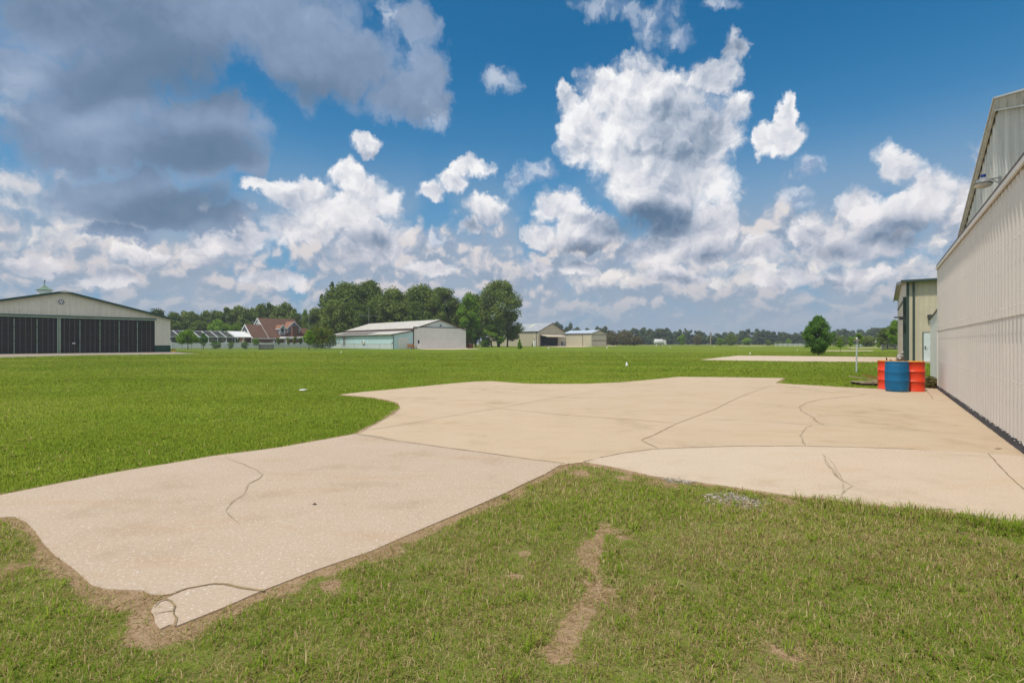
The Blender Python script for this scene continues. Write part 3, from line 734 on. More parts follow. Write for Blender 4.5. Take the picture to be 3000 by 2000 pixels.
def build_grass():
    g = np.random.default_rng(5)
    V, D = [], []
    def blades(P, h, w, dry, lean, flat, tall):
        n = len(P)
        ang_ = g.uniform(0, 2 * np.pi, n)
        dx, dy = np.cos(ang_), np.sin(ang_); ww = w * g.uniform(0.6, 1.4, n)
        b = np.stack([P[:, 0], P[:, 1], np.full(n, -0.014)], 1)
        s = np.stack([-dy * ww / 2, dx * ww / 2, np.zeros(n)], 1)
        up = np.stack([dx * lean * 0.40, dy * lean * 0.40, 0.75 * (1 - flat)], 1) * tall[:, None]
        tip = np.stack([dx * lean, dy * lean, (1.0 - 0.28 * lean).clip(0.12) * (1 - flat)], 1) * tall[:, None]
        up[:, 2] += 0.012 * flat; tip[:, 2] += 0.014 * flat
        V.append(np.stack([b - s, b + s, b + up + s * 0.8, b + up - s * 0.8, b + tip], 1).reshape(-1, 3)); D.append(np.repeat(np.clip(dry, 0, 1), 5))
    def clear(P):
        ok = ~inside(P, OUT)
        for q in (pad_poly, hangar_pad): ok &= ~inside(P, q)
        behind = (P - np.array(wall_o[:])) @ np.array(wall_b[:]) > -0.02
        return ok & ~(behind & ((P - np.array(wall_o[:])) @ np.array(wall_u[:]) > -5.6))
    bands = [(1.75, 2.6, 13000, 0.0030, 0.040), (2.6, 3.8, 9500, 0.0036, 0.042), (3.8, 5.5, 6000, 0.0046, 0.044), (5.5, 9.0, 2800, 0.0068, 0.048), (9.0, 15.0, 1100, 0.0105, 0.046), (15.0, 26.0, 400, 0.017, 0.046), (26.0, 48.0, 110, 0.032, 0.048), (48.0, 95.0, 26, 0.062, 0.055)]
    for y0, y1, dens, w, h in bands:
        n = int((y1 * y1 - y0 * y0) * 1.07 * dens)
        Y = np.sqrt(g.uniform(y0 * y0, y1 * y1, n)); X = g.uniform(-1.07, 1.07, n) * Y
        P = np.stack([X, Y], 1)
        if y0 >= 48: P = P[g.random(n) < np.clip((95 - Y) / 40, 0, 1)]
        P = P[clear(P)]
        dirt, dry, lawn = lawn_fields(P)
        gv = np.zeros(len(P))
        for x, y, rr in GRAVEL: gv = np.maximum(gv, np.clip(1.2 - np.linalg.norm(P - np.array(gp(x * OV, y * OV)), axis=1) / rr, 0, 1))
        tuft = 0.6 * vnoise(P, 6.0, 6) + 0.4 * vnoise(P, 17.0, 7)
        keep = g.random(len(P)) > np.clip(dirt * 0.5, 0, 0.42) + gv * 0.55 + lawn * 0.35 * (tuft < 0.42)
        P, dry, lawn, tuft, dirt = P[keep], dry[keep], lawn[keep], tuft[keep], dirt[keep]
        n = len(P)
        thatch = (g.random(n) < np.clip(dirt * 1.5, 0, 0.94)) | (g.random(n) < 0.42 * lawn * dry)      # dead stems lying flat
        lean = np.where(thatch, g.uniform(0.7, 1.3, n), g.uniform(0.25, 1.2, n) * (0.8 + 0.4 * lawn))
        tall = h * g.uniform(0.45, 1.35, n) * (0.60 + 0.85 * tuft) * (0.72 + 0.10 * lawn)
        de = dist(P, OUT) if y0 < 12 else np.full(n, 9.0)
        edge = (P[:, 0] > 2.6) & (P[:, 1] < 6) & (de < 0.35)
        tall[edge] *= 1.9; thatch[edge & (g.random(n) < 0.8)] = False
        blades(P, h, w, np.where(thatch, 1.6, dry * 0.85), lean, np.where(thatch, 0.92, 0.0), tall)
    # coarse tufts
    for y0, y1, dens, nb, w, h in ((1.8, 3.2, 20, 20, 0.0050, 0.062), (3.2, 5.6, 11, 18, 0.0060, 0.065), (5.6, 9.5, 4, 15, 0.009, 0.070)):
        n = int((y1 * y1 - y0 * y0) * 1.07 * dens)
        Y = np.sqrt(g.uniform(y0 * y0, y1 * y1, n)); C = np.stack([g.uniform(-1.07, 1.07, n) * Y, Y], 1)
        C = C[clear(C)]; dirt, dry, lawn = lawn_fields(C)
        C = C[(g.random(len(C)) > dirt * 0.75) & (vnoise(C, 1.1, 12) > 0.35)]
        P = np.repeat(C, nb, 0) + g.normal(size=(len(C) * nb, 2)) * 0.022
        P = P[clear(P)]; m_ = len(P)
        blades(P, h, w, g.choice([0.0, 0.0, 0.25, 0.6], m_), g.uniform(0.5, 1.5, m_), np.zeros(m_), h * g.uniform(0.4, 1.15, m_))
    V = np.concatenate(V); D = np.concatenate(D); n = len(V) // 5
    me = bpy.data.meshes.new('grass')
    me.vertices.add(len(V)); me.vertices.foreach_set('co', V.ravel().astype(np.float32))
    base = np.arange(n)[:, None] * 5
    loops = np.concatenate([(base + np.array([0, 1, 2, 3])), (base + np.array([3, 2, 4]))], 1).ravel()
    me.loops.add(len(loops)); me.loops.foreach_set('vertex_index', loops)
    me.polygons.add(2 * n)
    st = np.stack([np.arange(n) * 7, np.arange(n) * 7 + 4], 1).ravel(); me.polygons.foreach_set('loop_start', st)
    me.update(calc_edges=True)
    at_ = me.attributes.new('dry', 'FLOAT', 'POINT'); at_.data.foreach_set('value', D.astype(np.float32))
    me.materials.append(blade_material())
    o = bpy.data.objects.new('grass', me); COL.objects.link(o)
    tag(o, 'short mown grass of mixed green and straw blades around the concrete', 'grass', kind='stuff')
    print('blades', n)
build_grass()

def gravel_stones():
    g = random.Random(12); mb = MB()
    for x, y, rr in GRAVEL:
        c = gp(x * OV, y * OV)
        for i in range(int(520 * rr)):
            a = g.uniform(0, 6.283); q = rr * math.sqrt(g.random()) * g.uniform(0.6, 1.15)
            mb.ico((c[0] + q * math.cos(a) * 1.2, c[1] + q * math.sin(a) * 0.75, g.uniform(-0.006, 0.004)), g.uniform(0.004, 0.011), 1, g.choice((0, 0, 1)), 0.35, i, (1.2, 1.0, 0.7))
    o = mb.build('gravel', [M['stone_a'], M['stone_b']])
    for p in o.data.polygons: p.use_smooth = False
    tag(o, 'pale crushed stones scattered in the near grass by the slab edge', 'gravel', kind='stuff')
M['stone_a'] = pm('pale crushed stone', (0.42, 0.36, 0.30), 0.8, var=0.3, scale=8); M['stone_b'] = pm('grey crushed stone', (0.27, 0.225, 0.18), 0.8, var=0.3, scale=8)
gravel_stones()
# ------------------------------------------------------------------ right hangar (the near wall)
def ang(u): return math.atan2(u[1], u[0])
def right_hangar():
    W = 15.4; PK = 7.5; SL = 0.337; ZP = 6.03; D = 19.0
    zr = lambda x: ZP - abs(x - PK) * SL
    h = root('metal_hangar', (wall_o.x, wall_o.y, 0), ang(wall_u), 'big off-white corrugated metal hangar whose long sliding door fills the right edge', 'hangar')
    G0 = 0.32
    # gable wall above and behind the door, side and back walls
    w = MB().corrug(0, W, 0.0, lambda x: zr(x) - 0.02, G0, 0.30, 0.022, per=8)
    w.box((0, G0 + 0.03, 0), (0.05, D, zr(0) - 0.05)).box((W - 0.05, G0 + 0.03, 0), (W, D, zr(W) - 0.05))
    w.prism([(0.05, 0), (W - 0.05, 0), (W - 0.05, zr(W) - 0.06), (PK, ZP - 0.06), (0.05, zr(0) - 0.06)], D - 0.05, D - 0.001)
    w.build('gable_wall', M['gable'], h)
    # sliding door: lower sheets, upper sheets lapping over them
    d = MB()
    d.corrug(0.0, W, 0.10, lambda x: 1.84, 0.0, 0.25, 0.017, per=10, rows=1)
    lap = random.Random(4)
    d.corrug(0.0, W, 1.80 , lambda x: 3.78, -0.016, 0.25, 0.017, per=10, rows=1)
    d.box((0, 0.035, 0.10), (W, 0.06, 3.78))
    d.build('sliding_door', M['offwhite_door'], h)
    s = MB()
    for z, y in ((0.88, 0.0), (1.93, -0.016), (2.85, -0.016), (3.60, -0.016)):
        x = 0.0
        while x < 12.5:
            s.lathe([(0.016, 0), (0.013, 0.006), (0.0, 0.010)], 6, (0, 0, 0)); n = 18
            for i in range(len(s.v) - n, len(s.v)):
                q = s.v[i]; s.v[i] = (x + q[0], y - 0.034 - q[2], z + q[1])
            x += 0.25
    tag(s.build('screws', M['offwhite_door'], h), kind='stuff')
    t = MB().box((-0.06, -0.07, 3.78), (W + 0.05, 0.10, 3.845)).box((-0.05, -0.085, 3.70), (W + 0.04, -0.055, 3.775), 1).box((-0.07, 0.10, 3.80), (W + 0.05, G0 - 0.02, 3.85))
    t.build('door_track', [M['track'], M['offwhite_door']], h)
    MB().box((-0.035, -0.05, 0.10), (-0.002, 0.10, 3.78)).build('door_edge', M['offwhite_door'], h)
    # rubber skirt that drags on the slab, torn foam above it
    k = MB(); n = 110; g = random.Random(3); vs = []
    for i in range(n + 1):
        x = -0.2 + (W + 0.2) * i / n; o = g.uniform(-0.003, 0.003)
        vs += [(x, -0.012, 0.098), (x, -0.036 + o, 0.050), (x, -0.058 + o, 0.006)]
    k.add(vs, [(3*i+a, 3*i+3+a, 3*i+4+a, 3*i+1+a)[::-1] for i in range(n) for a in (0, 1)], 0, True)
    k.build('door_skirt', M['rubber'], h)
    fo = MB()
    for i in range(62):
        x = 0.12 + i * 0.25
        if x > W - 0.2: break
        for q in range(g.choice((0, 0, 1, 1, 2, 3))):
            fo.ico((x + g.uniform(-0.09, 0.09), -0.035 + g.uniform(-0.015, 0.01), 0.094 + g.uniform(-0.02, 0.012)), g.uniform(0.007, 0.015), 1, 0, 0.4, i * 7 + q, (1.8, 0.7, 0.6))
    tag(fo.build('foam_seal', M['foam'], h), kind='stuff')
    # roof and rake trims
    r = MB(); ov = 0.12
    for sx, xa, xb in ((0, -0.25, PK), (1, PK, W + 0.25)):
        za, zb = zr(xa) + 0.03, zr(xb) + 0.03
        r.slab((xa, -ov + G0, za), (xb, -ov + G0, zb), (xb, D + 0.2, zb), (xa, D + 0.2, za), 0.03)
    r.build('roof', M['roof_sheet'], h)
    f = MB()
    for xa, xb in ((-0.25, PK), (PK, W + 0.25)):
        za, zb = zr(xa), zr(xb)
        hb = 0.11 if xa < 0 else 0.21
        f.prism([(xa, za - hb), (xb, zb - hb), (xb, zb - 0.005), (xa, za - 0.005)], G0 - 0.095, G0 - 0.065)
        f.prism([(xa, za - hb - 0.025), (xb, zb - hb - 0.025), (xb, zb - hb - 0.002), (xa, za - hb - 0.002)], G0 - 0.105, G0 - 0.055, 1)
    f.build('rake_trim', [M['mossy'], M['gable']], h)
    # barn lamp on a bracket
    lx = 7.62; lz = 4.40; ly = G0 - 0.27
    lm = MB()
    lm.tube((lx, G0 - 0.045, lz + 0.10), (lx, ly + 0.05, lz + 0.10), 0.013, n=8)
    lm.box((lx - 0.035, G0 - 0.06, lz - 0.03), (lx + 0.035, G0 - 0.045, lz + 0.13)).box((lx - 0.02, G0 - 0.045, lz - 0.01), (lx + 0.02, G0 + 0.01, lz + 0.12))
    lm.tube((lx, G0 - 0.05, lz), (lx, G0 - 0.16, lz + 0.095), 0.009, n=6)
    lm.build('lamp_bracket', M['grey'], h)
    MB().lathe([(0.0, 0.085), (0.06, 0.085), (0.068, 0.055), (0.10, 0.045), (0.105, 0.01), (0.15, -0.03), (0.142, -0.03), (0.098, 0.0), (0.0, 0.002)], 24, (lx, ly, lz + 0.05)).build('lamp_shade', M['grey'], h)
    MB().lathe([(0.135, 0.0), (0.13, -0.028), (0.10, -0.055), (0.05, -0.07), (0.0, -0.074)], 24, (lx, ly, lz + 0.016)).build('lamp_lens', M['lens'], h)
    MB().lathe([(0.038, 0.0), (0.042, 0.05), (0.036, 0.06), (0.0, 0.062)], 16, (lx, ly, lz + 0.137)).build('photocell', M['blue_cell'], h)
    # low annexe beyond the far end
    a = MB()
    a.corrug(-5.45, -0.04, 0.0, lambda x: 2.72 + (x + 0.05) * 0.072, 0.16, 0.25, 0.014, per=8)
    a.box((-5.45, 0.19, 0), (-5.41, 6.0, 2.30)).box((-5.40, 5.95, 0), (-0.05, 6.0, 2.30))
    a.build('annexe_wall', M['annexe'], h)
    MB().slab((-5.50, 0.11, 2.375), (-0.08, 0.11, 2.765), (-0.08, 6.1, 2.765), (-5.50, 6.1, 2.375), 0.05).build('annexe_roof', M['track'], h)
M['offwhite_door'] = pm('off white corrugated paint', (0.70, 0.635, 0.57), 0.45, var=0.03, streak=0.03, scale=0.6)
M['gable'] = pm('chalky galvanised sheet', (0.60, 0.60, 0.56), 0.5, var=0.08, streak=0.22, scale=1.5, dirt=(0.52, 0.47, 0.33), dirt_amt=0.35)
M['track'] = pm('brown door track', (0.13, 0.10, 0.085), 0.6, var=0.2)
M['mossy'] = pm('mossy trim board', (0.46, 0.43, 0.36), 0.8, var=0.15, scale=2.5, dirt=(0.17, 0.15, 0.05), dirt_amt=0.9)
M['roof_sheet'] = pm('bright roof sheet', (0.62, 0.62, 0.60), 0.35)
M['lens'] = pm('milky lamp glass', (0.62, 0.60, 0.54), 0.3)
M['blue_cell'] = pm('blue photocell', (0.005, 0.022, 0.16), 0.3)
M['annexe'] = pm('pale annexe sheet', (0.78, 0.73, 0.68), 0.5, var=0.05, streak=0.08)
right_hangar()

# ------------------------------------------------------------------ tan building with dark green trim beyond it
def green_trim_building():
    o = (29.36, 38.07); u = (0.8146, -0.58)
    h = root('metal_building', (o[0], o[1], -0.03), ang(u), 'tan metal building with dark green trim and white door behind the orange and blue drums', 'building')
    L = 16.0; D = 20.6; ZE = 6.05; RISE = 0.87
    w = MB(); w.box((0.03, 0.03, 0), (L, D, ZE)); w.build('wall', M['tan'], h)
    rb = MB().ribs(0.15, L, 0.305, 0.0, lambda x: ZE - 0.02, 0.03, 0.055, 0.045, first=0.66)
    rb.build('wall_ribs', M['tan'], h)
    gz = lambda y: ZE + RISE * (1 - abs(y - 10.3) / 10.3)
    gw = MB(); gw.add([(0.0, 0.0, 0), (0.0, D, 0), (0.0, D, ZE), (0.0, 10.3, ZE + RISE), (0.0, 0.0, ZE), (0.03, 0, 0), (0.03, D, 0), (0.03, D, ZE), (0.03, 10.3, ZE + RISE), (0.03, 0, ZE)],
                      [(4,3,2,1,0), (5,6,7,8,9), (0,1,6,5), (1,2,7,6), (2,3,8,7), (3,4,9,8), (4,0,5,9)]); gw.build('gable_wall', M['tan_gable'], h)
    r = MB()
    r.slab((-0.35, -0.40, ZE + 0.02), (L, -0.40, ZE + 0.02), (L, 10.3, ZE + RISE + 0.05), (-0.35, 10.3, ZE + RISE + 0.05), 0.05)
    r.slab((-0.35, 10.3, ZE + RISE + 0.05), (L, 10.3, ZE + RISE + 0.05), (L, D + 0.3, ZE + 0.02), (-0.35, D + 0.3, ZE + 0.02), 0.05)
    r.build('roof', M['galv'], h)
    MB().box((-0.36, -0.52, ZE - 0.10), (L, -0.40, ZE + 0.06)).build('gutter', M['green_trim2'], h)
    t = MB()
    for ya, yb in ((-0.4, 10.3), (10.3, D + 0.3)):
        za, zb = gz(ya) + 0.03, gz(yb) + 0.03
        t.add([(-0.37, ya, za - 0.22), (-0.37, yb, zb - 0.22), (-0.37, yb, zb), (-0.37, ya, za), (-0.33, ya, za - 0.22), (-0.33, yb, zb - 0.22), (-0.33, yb, zb), (-0.33, ya, za)],
              [(3,2,1,0), (4,5,6,7), (0,1,5,4), (3,7,6,2), (1,2,6,5), (0,4,7,3)])
    t.build('rake_trim', M['grey'], h)
    MB().box((-0.03, -0.02, 0), (0.13, 0.026, ZE - 0.1)).box((-0.03, 0.026, 0), (-0.004, 0.16, ZE - 0.1)).build('corner_trim', M['green_trim2'], h)
    MB().box((0.33, -0.12, 0), (0.46, 0.0, ZE - 0.12)).build('downspout', M['green_trim2'], h)
    MB().box((-0.20, 0.85, 0), (-0.004, 1.05, ZE - 1.1)).box((-0.12, 1.05, ZE - 1.28), (-0.004, 17.0, ZE - 1.12)).build('hangar_door_frame', M['green_trim2'], h)
    MB().box((-0.05, 1.06, 0.05), (-0.006, 17.0, ZE - 1.3)).build('hangar_door', M['tan_gable'], h)
    d = MB().box((0.91, -0.045, 0.10), (2.02, 0.026, 2.26)); fr = d.build('door_frame', M['green_trim2'], h)
    dd = MB().box((0.97, -0.065, 0.12), (1.95, -0.047, 2.20)).build('door', M['door_white'], h)
    MB().box((1.03, -0.11, 1.02), (1.09, -0.066, 1.24)).tube((1.06, -0.12, 1.08), (1.20, -0.12, 1.08), 0.013, n=6).build('handle', M['dark_grey'], dd)
    MB().box((0.85, -0.5, 0.0), (2.4, 0.0, 0.10)).build('door_step', M['conc_front'], h)
    MB().box((1.18, -0.28, 3.30), (1.44, -0.05, 3.52)).box((1.26, -0.10, 3.14), (1.36, 0.0, 3.31)).build('wall_light', M['dark_grey'], h)
    MB().box((-0.75, 0.25, 3.35), (-0.05, 0.55, 3.45)).box((-0.45, 0.3, 3.2), (-0.004, 0.5, 3.36)).build('flood_light', M['dark_grey'], h)
M['tan_gable'] = pm('sunlit-tone tan siding', (0.58, 0.50, 0.38), 0.5, var=0.04)  # the building's tan siding with the gable's warm sunlight put into its colour
M['green_trim2'] = pm('bottle green trim', (0.035, 0.058, 0.048), 0.45, var=0.12)
M['door_white'] = pm('white steel door', (0.56, 0.60, 0.60), 0.45, var=0.06, dirt=(0.42, 0.33, 0.22), dirt_amt=0.25)
green_trim_building()

# ------------------------------------------------------------------ left hangar with the black folding door
def left_hangar():
    u = (0.629, 0.777); s0 = -7.7
    o = (-67.6 + u[0] * s0, 67.6 + u[1] * s0)
    h = root('aircraft_hangar', (o[0], o[1], -0.03), ang(u), 'cream hangar with black panelled door, green roof trim and a cupola at the left edge', 'hangar')
    W = 27.3; PK = 14.2; ZP = 8.72; SL = 0.254; D = 26.0
    zr = lambda x: ZP - abs(x - PK) * SL
    D0, D1, DZ = 2.2, 25.15, 5.12
    w = MB()
    w.prism([(0, DZ + 0.1), (W, DZ + 0.1), (W, zr(W)), (PK, ZP), (0, zr(0))], 0.0, 0.12)
    w.box((0, 0, 1.1), (D0, 0.12, DZ + 0.1)).box((D1, 0, 1.1), (W, 0.12, DZ + 0.1))
    w.box((0, 0.12, 1.1), (0.12, D, zr(0))).box((W - 0.12, 0.12, 1.1), (W, D, zr(W)))
    w.prism([(0.12, 0), (W - 0.12, 0), (W - 0.12, zr(W) - 0.05), (PK, ZP - 0.05), (0.12, zr(0) - 0.05)], D - 0.12, D - 0.002)
    w.build('wall', M['cream'], h)
    rb = MB()
    for i in range(90):
        x = 0.1 + i * 0.305
        if x > W - 0.1: break
        zb = 1.12 if (x < D0 - 0.1 or x > D1 + 0.1) else DZ + 0.28
        rb.box((x, -0.03, zb), (x + 0.055, 0.004, zr(x) - 0.15))
    rb.build('wall_ribs', M['cream'], h)
    b = MB().box((-0.02, -0.035, 0), (D0, 0.12, 1.09)).box((D1, -0.035, 0), (W + 0.02, 0.12, 1.09)).box((W - 0.1, 0.12, 0), (W + 0.02, D, 1.09)).box((-0.02, 0.12, 0), (0.1, D, 1.09))
    b.build('wainscot', M['green_trim'], h)
    r = MB()
    for xa, xb in ((-0.7, PK), (PK, W + 0.7)):
        r.slab((xa, -0.45, zr(xa) + 0.12), (xb, -0.45, zr(xb) + 0.12), (xb, D + 0.4, zr(xb) + 0.12), (xa, D + 0.4, zr(xa) + 0.12), 0.10)
    r.build('roof', M['green_roof'], h)
    f = MB()
    for xa, xb in ((-0.72, PK), (PK, W + 0.72)):
        f.prism([(xa, zr(xa) - 0.13), (xb, zr(xb) - 0.13), (xb, zr(xb) + 0.16), (xa, zr(xa) + 0.16)], -0.50, -0.452)
    f.build('rake_trim', M['green_trim'], h)
    MB().prism([(PK - 0.75, ZP - 0.06), (PK + 0.75, ZP - 0.06), (PK, ZP + 0.11)], -0.53, -0.502).build('ridge_cap', M['white_trim'], h)
    # door leaves
    mid = 13.6
    for xa, xb in ((D0, mid), (mid, D1)):
        leaf = MB().box((xa + 0.02, 0.02, 0.02), (xb - 0.02, 0.10, DZ - 0.12)).build('door_leaf', M['black_panel'], h)
        n = 20; st = (xb - xa) / n
        dim = MB(); br = MB(); gi = MB()
        for i in range(1, n):
            x = xa + i * st if xa > 5 else xb - i * st
            (br if i % 4 == 0 else dim).box((x - 0.03, -0.035 if i % 4 == 0 else -0.015, 0.08), (x + 0.03, 0.022, DZ - (0.35 if i % 4 == 0 else 0.14)))
        for z in (1.32, 2.75, 4.15): gi.box((xa + 0.05, 0.004, z - 0.025), (xb - 0.05, 0.024, z + 0.025))
        dim.build('mullions', M['steel_dim'], leaf); br.build('brace_posts', M['steel_green'], leaf); gi.build('girts', M['girt'], leaf)
        for i in range(4, n, 4):
            x = xa + i * st if xa > 5 else xb - i * st
            for z in (1.75, 3.65): MB().box((x - 0.06, -0.055, z - 0.05), (x + 0.06, -0.03, z + 0.05)).build('hinge', M['dark_grey'], leaf)
        if xa > 5:
            MB().box((xa + 1.45, -0.02, 1.36), (xa + 1.78, 0.018, 1.50)).build('door_sticker', M['white'], leaf)
    MB().box((mid - 0.17, -0.05, 0.05), (mid - 0.05, 0.018, DZ - 0.15)).box((mid + 0.05, -0.05, 0.05), (mid + 0.17, 0.018, DZ - 0.15)).build('centre_posts', M['steel_green'], h)
    MB().box((D0 - 0.3, -0.18, DZ - 0.10), (D1 + 0.15, -0.005, DZ + 0.06)).box((D0 - 0.3, -0.24, DZ + 0.07), (D1 + 0.15, -0.005, DZ + 0.22), 1).build('door_track', [M['steel_green'], M['green_trim']], h)
    # round vent with spokes
    v = MB(); vz = 7.25; vx = PK - 0.35
    v.lathe([(0.36, 0), (0.36, 0.05), (0.31, 0.05), (0.31, 0)], 24)
    for i, q in enumerate(v.v): v.v[i] = (vx + q[0], -0.035 - q[2], vz + q[1])
    rn = v.build('round_vent', M['grey'], h)
    bk = MB().lathe([(0.33, 0.0), (0.33, 0.02), (0.0, 0.02)], 24); bk.v = [(vx + q[0], -0.03 - q[2], vz + q[1]) for q in bk.v]; bk.f = [f[::-1] for f in bk.f]; bk.build('vent_disc', M['white_trim'], rn)
    sp = MB()
    for k in range(5):
        a = math.pi / 2 + k * 2 * math.pi / 5
        sp.add([(vx + 0.04 * math.cos(a), -0.055, vz + 0.04 * math.sin(a)), (vx + 0.29 * math.cos(a - 0.34), -0.055, vz + 0.29 * math.sin(a - 0.34)), (vx + 0.29 * math.cos(a + 0.34), -0.055, vz + 0.29 * math.sin(a + 0.34))], [(0, 1, 2)])
    sp.build('vent_blades', M['dark_grey'], rn)
    # cupola
    cx, cy, cz = PK, 14.0, ZP - 0.25
    c = MB().box((cx - 0.75, cy - 0.75, cz), (cx + 0.75, cy + 0.75, cz + 1.40)).build('cupola', M['white'], h)
    cr = MB().add([(cx - 0.98, cy - 0.98, cz + 1.40), (cx + 0.98, cy - 0.98, cz + 1.40), (cx + 0.98, cy + 0.98, cz + 1.40), (cx - 0.98, cy + 0.98, cz + 1.40), (cx - 0.5, cy - 0.5, cz + 1.78), (cx + 0.5, cy - 0.5, cz + 1.78), (cx + 0.5, cy + 0.5, cz + 1.78), (cx - 0.5, cy + 0.5, cz + 1.78), (cx, cy, cz + 2.28)],
                  [(3,2,1,0), (0,1,5,4), (1,2,6,5), (2,3,7,6), (3,0,4,7), (4,5,8), (5,6,8), (6,7,8), (7,4,8)]); cr.build('cupola_roof', M['pale_green'], c)
    for xa, xb in ((cx - 0.756, cx - 0.748), (cx + 0.748, cx + 0.756)):
        lv = MB()
        for k in range(6): lv.box((xa, cy - 0.5, cz + 0.55 + k * 0.12), (xb, cy + 0.5, cz + 0.61 + k * 0.12))
        lv.build('louvre', M['grey'], c)
    wv = MB().tube((cx, cy, cz + 2.2), (cx, cy, cz + 3.05), 0.03, n=6).beam((cx - 0.30, cy - 0.1, cz + 2.62), (cx + 0.30, cy + 0.1, cz + 2.62), 0.03, 0.03).beam((cx - 0.1, cy + 0.25, cz + 2.5), (cx + 0.1, cy - 0.25, cz + 2.5), 0.03, 0.03)
    wv.prism([(cx - 0.06, cz + 2.85), (cx + 0.08, cz + 2.80), (cx + 0.16, cz + 2.95), (cx + 0.02, cz + 3.0)], cy - 0.01, cy + 0.01); wv.build('weathervane', M['dark_grey'], c)
M['girt'] = pm('dark grey girt', (0.035, 0.035, 0.036), 0.5)
left_hangar()

# ------------------------------------------------------------------ white and pale blue hangar
def white_hangar():
    u = (0.735, 0.68)
    h = root('metal_hangar', (-24.8, 129.0, -0.03), ang(u), 'white hangar with pale blue side wall, weathered white roof and brown trim', 'hangar')
    W = 16.2; PK = 8.1; ZE = 5.1; ZP = 7.55; D = 39.0; LW = 5.8
    zr = lambda x: ZP - abs(x - PK) * (ZP - ZE) / PK
    w = MB().prism([(0, 0), (W, 0), (W, ZE), (PK, ZP), (0, ZE)], 0.15, 0.30)
    w.box((0, 0.30, 3.0), (0.12, D, ZE)).box((W - 0.12, 0.30, 0), (W, D, ZE)).prism([(0.12, 0), (W - 0.12, 0), (W - 0.12, ZE - .05), (PK, ZP - .05), (0.12, ZE - .05)], D - 0.2, D)
    w.ribs(0.2, W, 0.6, ZE + 0.35, lambda x: zr(x) - 0.1, 0.15, 0.06, 0.03)
    w.build('gable_wall', M['pale_wall'], h)
    d = MB().box((0.05, -0.15, 0.05), (W + 0.25, 0.0, 5.42)); dm = d.build('hangar_door', M['offwhite_plain'], h)
    sm = MB().box((0.06, -0.162, 2.58), (W + 0.24, -0.152, 2.63))
    for i in range(1, 27): sm.box((0.05 + i * 0.61, -0.158, 0.1), (0.05 + i * 0.61 + 0.03, -0.152, 5.35))
    sm.build('door_seams', M['seam'], dm)
    wd = MB().box((0.95, -0.19, 0.05), (1.95, -0.165, 2.45)).build('door', M['white'], dm)
    MB().box((1.12, -0.20, 1.35), (1.62, -0.192, 2.25)).build('window', M['glass'], wd)
    MB().box((0.0, -0.18, 5.43), (W + 0.3, 0.02, 5.60)).box((-0.12, -0.18, 0), (0.045, 0.0, 5.60)).box((W + 0.255, -0.17, 0), (W + 0.33, 0.0, 5.42)).build('door_trim', M['brown_trim'], h)
    r = MB()
    for xa, xb in ((-0.4, PK), (PK, W + 0.4)):
        r.slab((xa, -0.25, zr(xa) + 0.12), (xb, -0.25, zr(xb) + 0.12), (xb, D + 0.3, zr(xb) + 0.12), (xa, D + 0.3, zr(xa) + 0.12), 0.08)
    r.build('roof', M['roof_white'], h)
    f = MB()
    for xa, xb in ((-0.42, PK), (PK, W + 0.42)):
        f.prism([(xa, zr(xa) - 0.12), (xb, zr(xb) - 0.12), (xb, zr(xb) + 0.14), (xa, zr(xa) + 0.14)], -0.30, -0.252)
    f.box((-0.46, -0.25, ZE - 0.42), (-0.402, D + 0.3, ZE + 0.10)); f.build('roof_trim', M['brown_trim'], h)
    # lean-to along the left side
    a = MB().prism([(-LW, 0), (0, 0), (0, 4.62), (-LW, 3.55)], 0.0, 0.12)
    a.box((-LW, 0.12, 1.22), (-LW + 0.12, D + 2, 3.55)).box((-LW, D + 1.9, 0), (0, D + 2, 3.5))
    a.ribs(-LW, -0.2, 0.45, 0.0, lambda x: 3.45 + (x + LW) * 0.184, 0.0, 0.05, 0.025)
    for i in range(68): a.box((-LW - 0.025, 0.3 + i * 0.6, 1.22), (-LW + 0.002, 0.36 + i * 0.6, 3.5))
    a.build('lean_to_wall', M['blue_white'], h)
    MB().box((-LW - 0.02, 0.13, 0), (-LW + 0.10, D + 2, 1.21)).build('wainscot', M['pale_wall'], h)
    MB().slab((-LW - 0.5, -0.25, 3.60), (-0.02, -0.25, 4.72), (-0.02, D + 2.2, 4.72), (-LW - 0.5, D + 2.2, 3.60), 0.08).build('lean_to_roof', M['roof_white'], h)
    zz = lambda x: 3.60 + (x + LW + 0.5) * 1.12 / (LW + 0.48) + 0.025
    MB().slab((-LW + 0.4, 14.5, zz(-LW + 0.4)), (-1.9, 14.5, zz(-1.9)), (-1.9, 36, zz(-1.9)), (-LW + 0.4, 36, zz(-LW + 0.4)), 0.02).build('roof_patch', M['roof_dark'], h)
    MB().prism([(-LW - 0.5, 3.40), (0, 4.50), (0, 4.74), (-LW - 0.5, 3.64)], -0.30, -0.252).box((-LW - 0.03, -0.06, 0), (-LW + 0.14, -0.002, 3.45)).box((-LW - 0.56, -0.25, 3.42), (-LW - 0.50, D + 2.2, 3.60)).build('lean_to_trim', M['brown_trim'], h)
    g = MB().box((-4.35, -0.06, 0.05), (-1.55, 0.0 - 0.027, 2.72)); gd = g.build('garage_door', M['offwhite_plain'], h)
    MB().box((-4.45, -0.075, 0.05), (-4.36, -0.028, 2.85)).box((-1.54, -0.075, 0.05), (-1.45, -0.028, 2.85)).box((-4.36, -0.075, 2.73), (-1.54, -0.028, 2.85)).build('door_frame', M['white_trim'], gd)
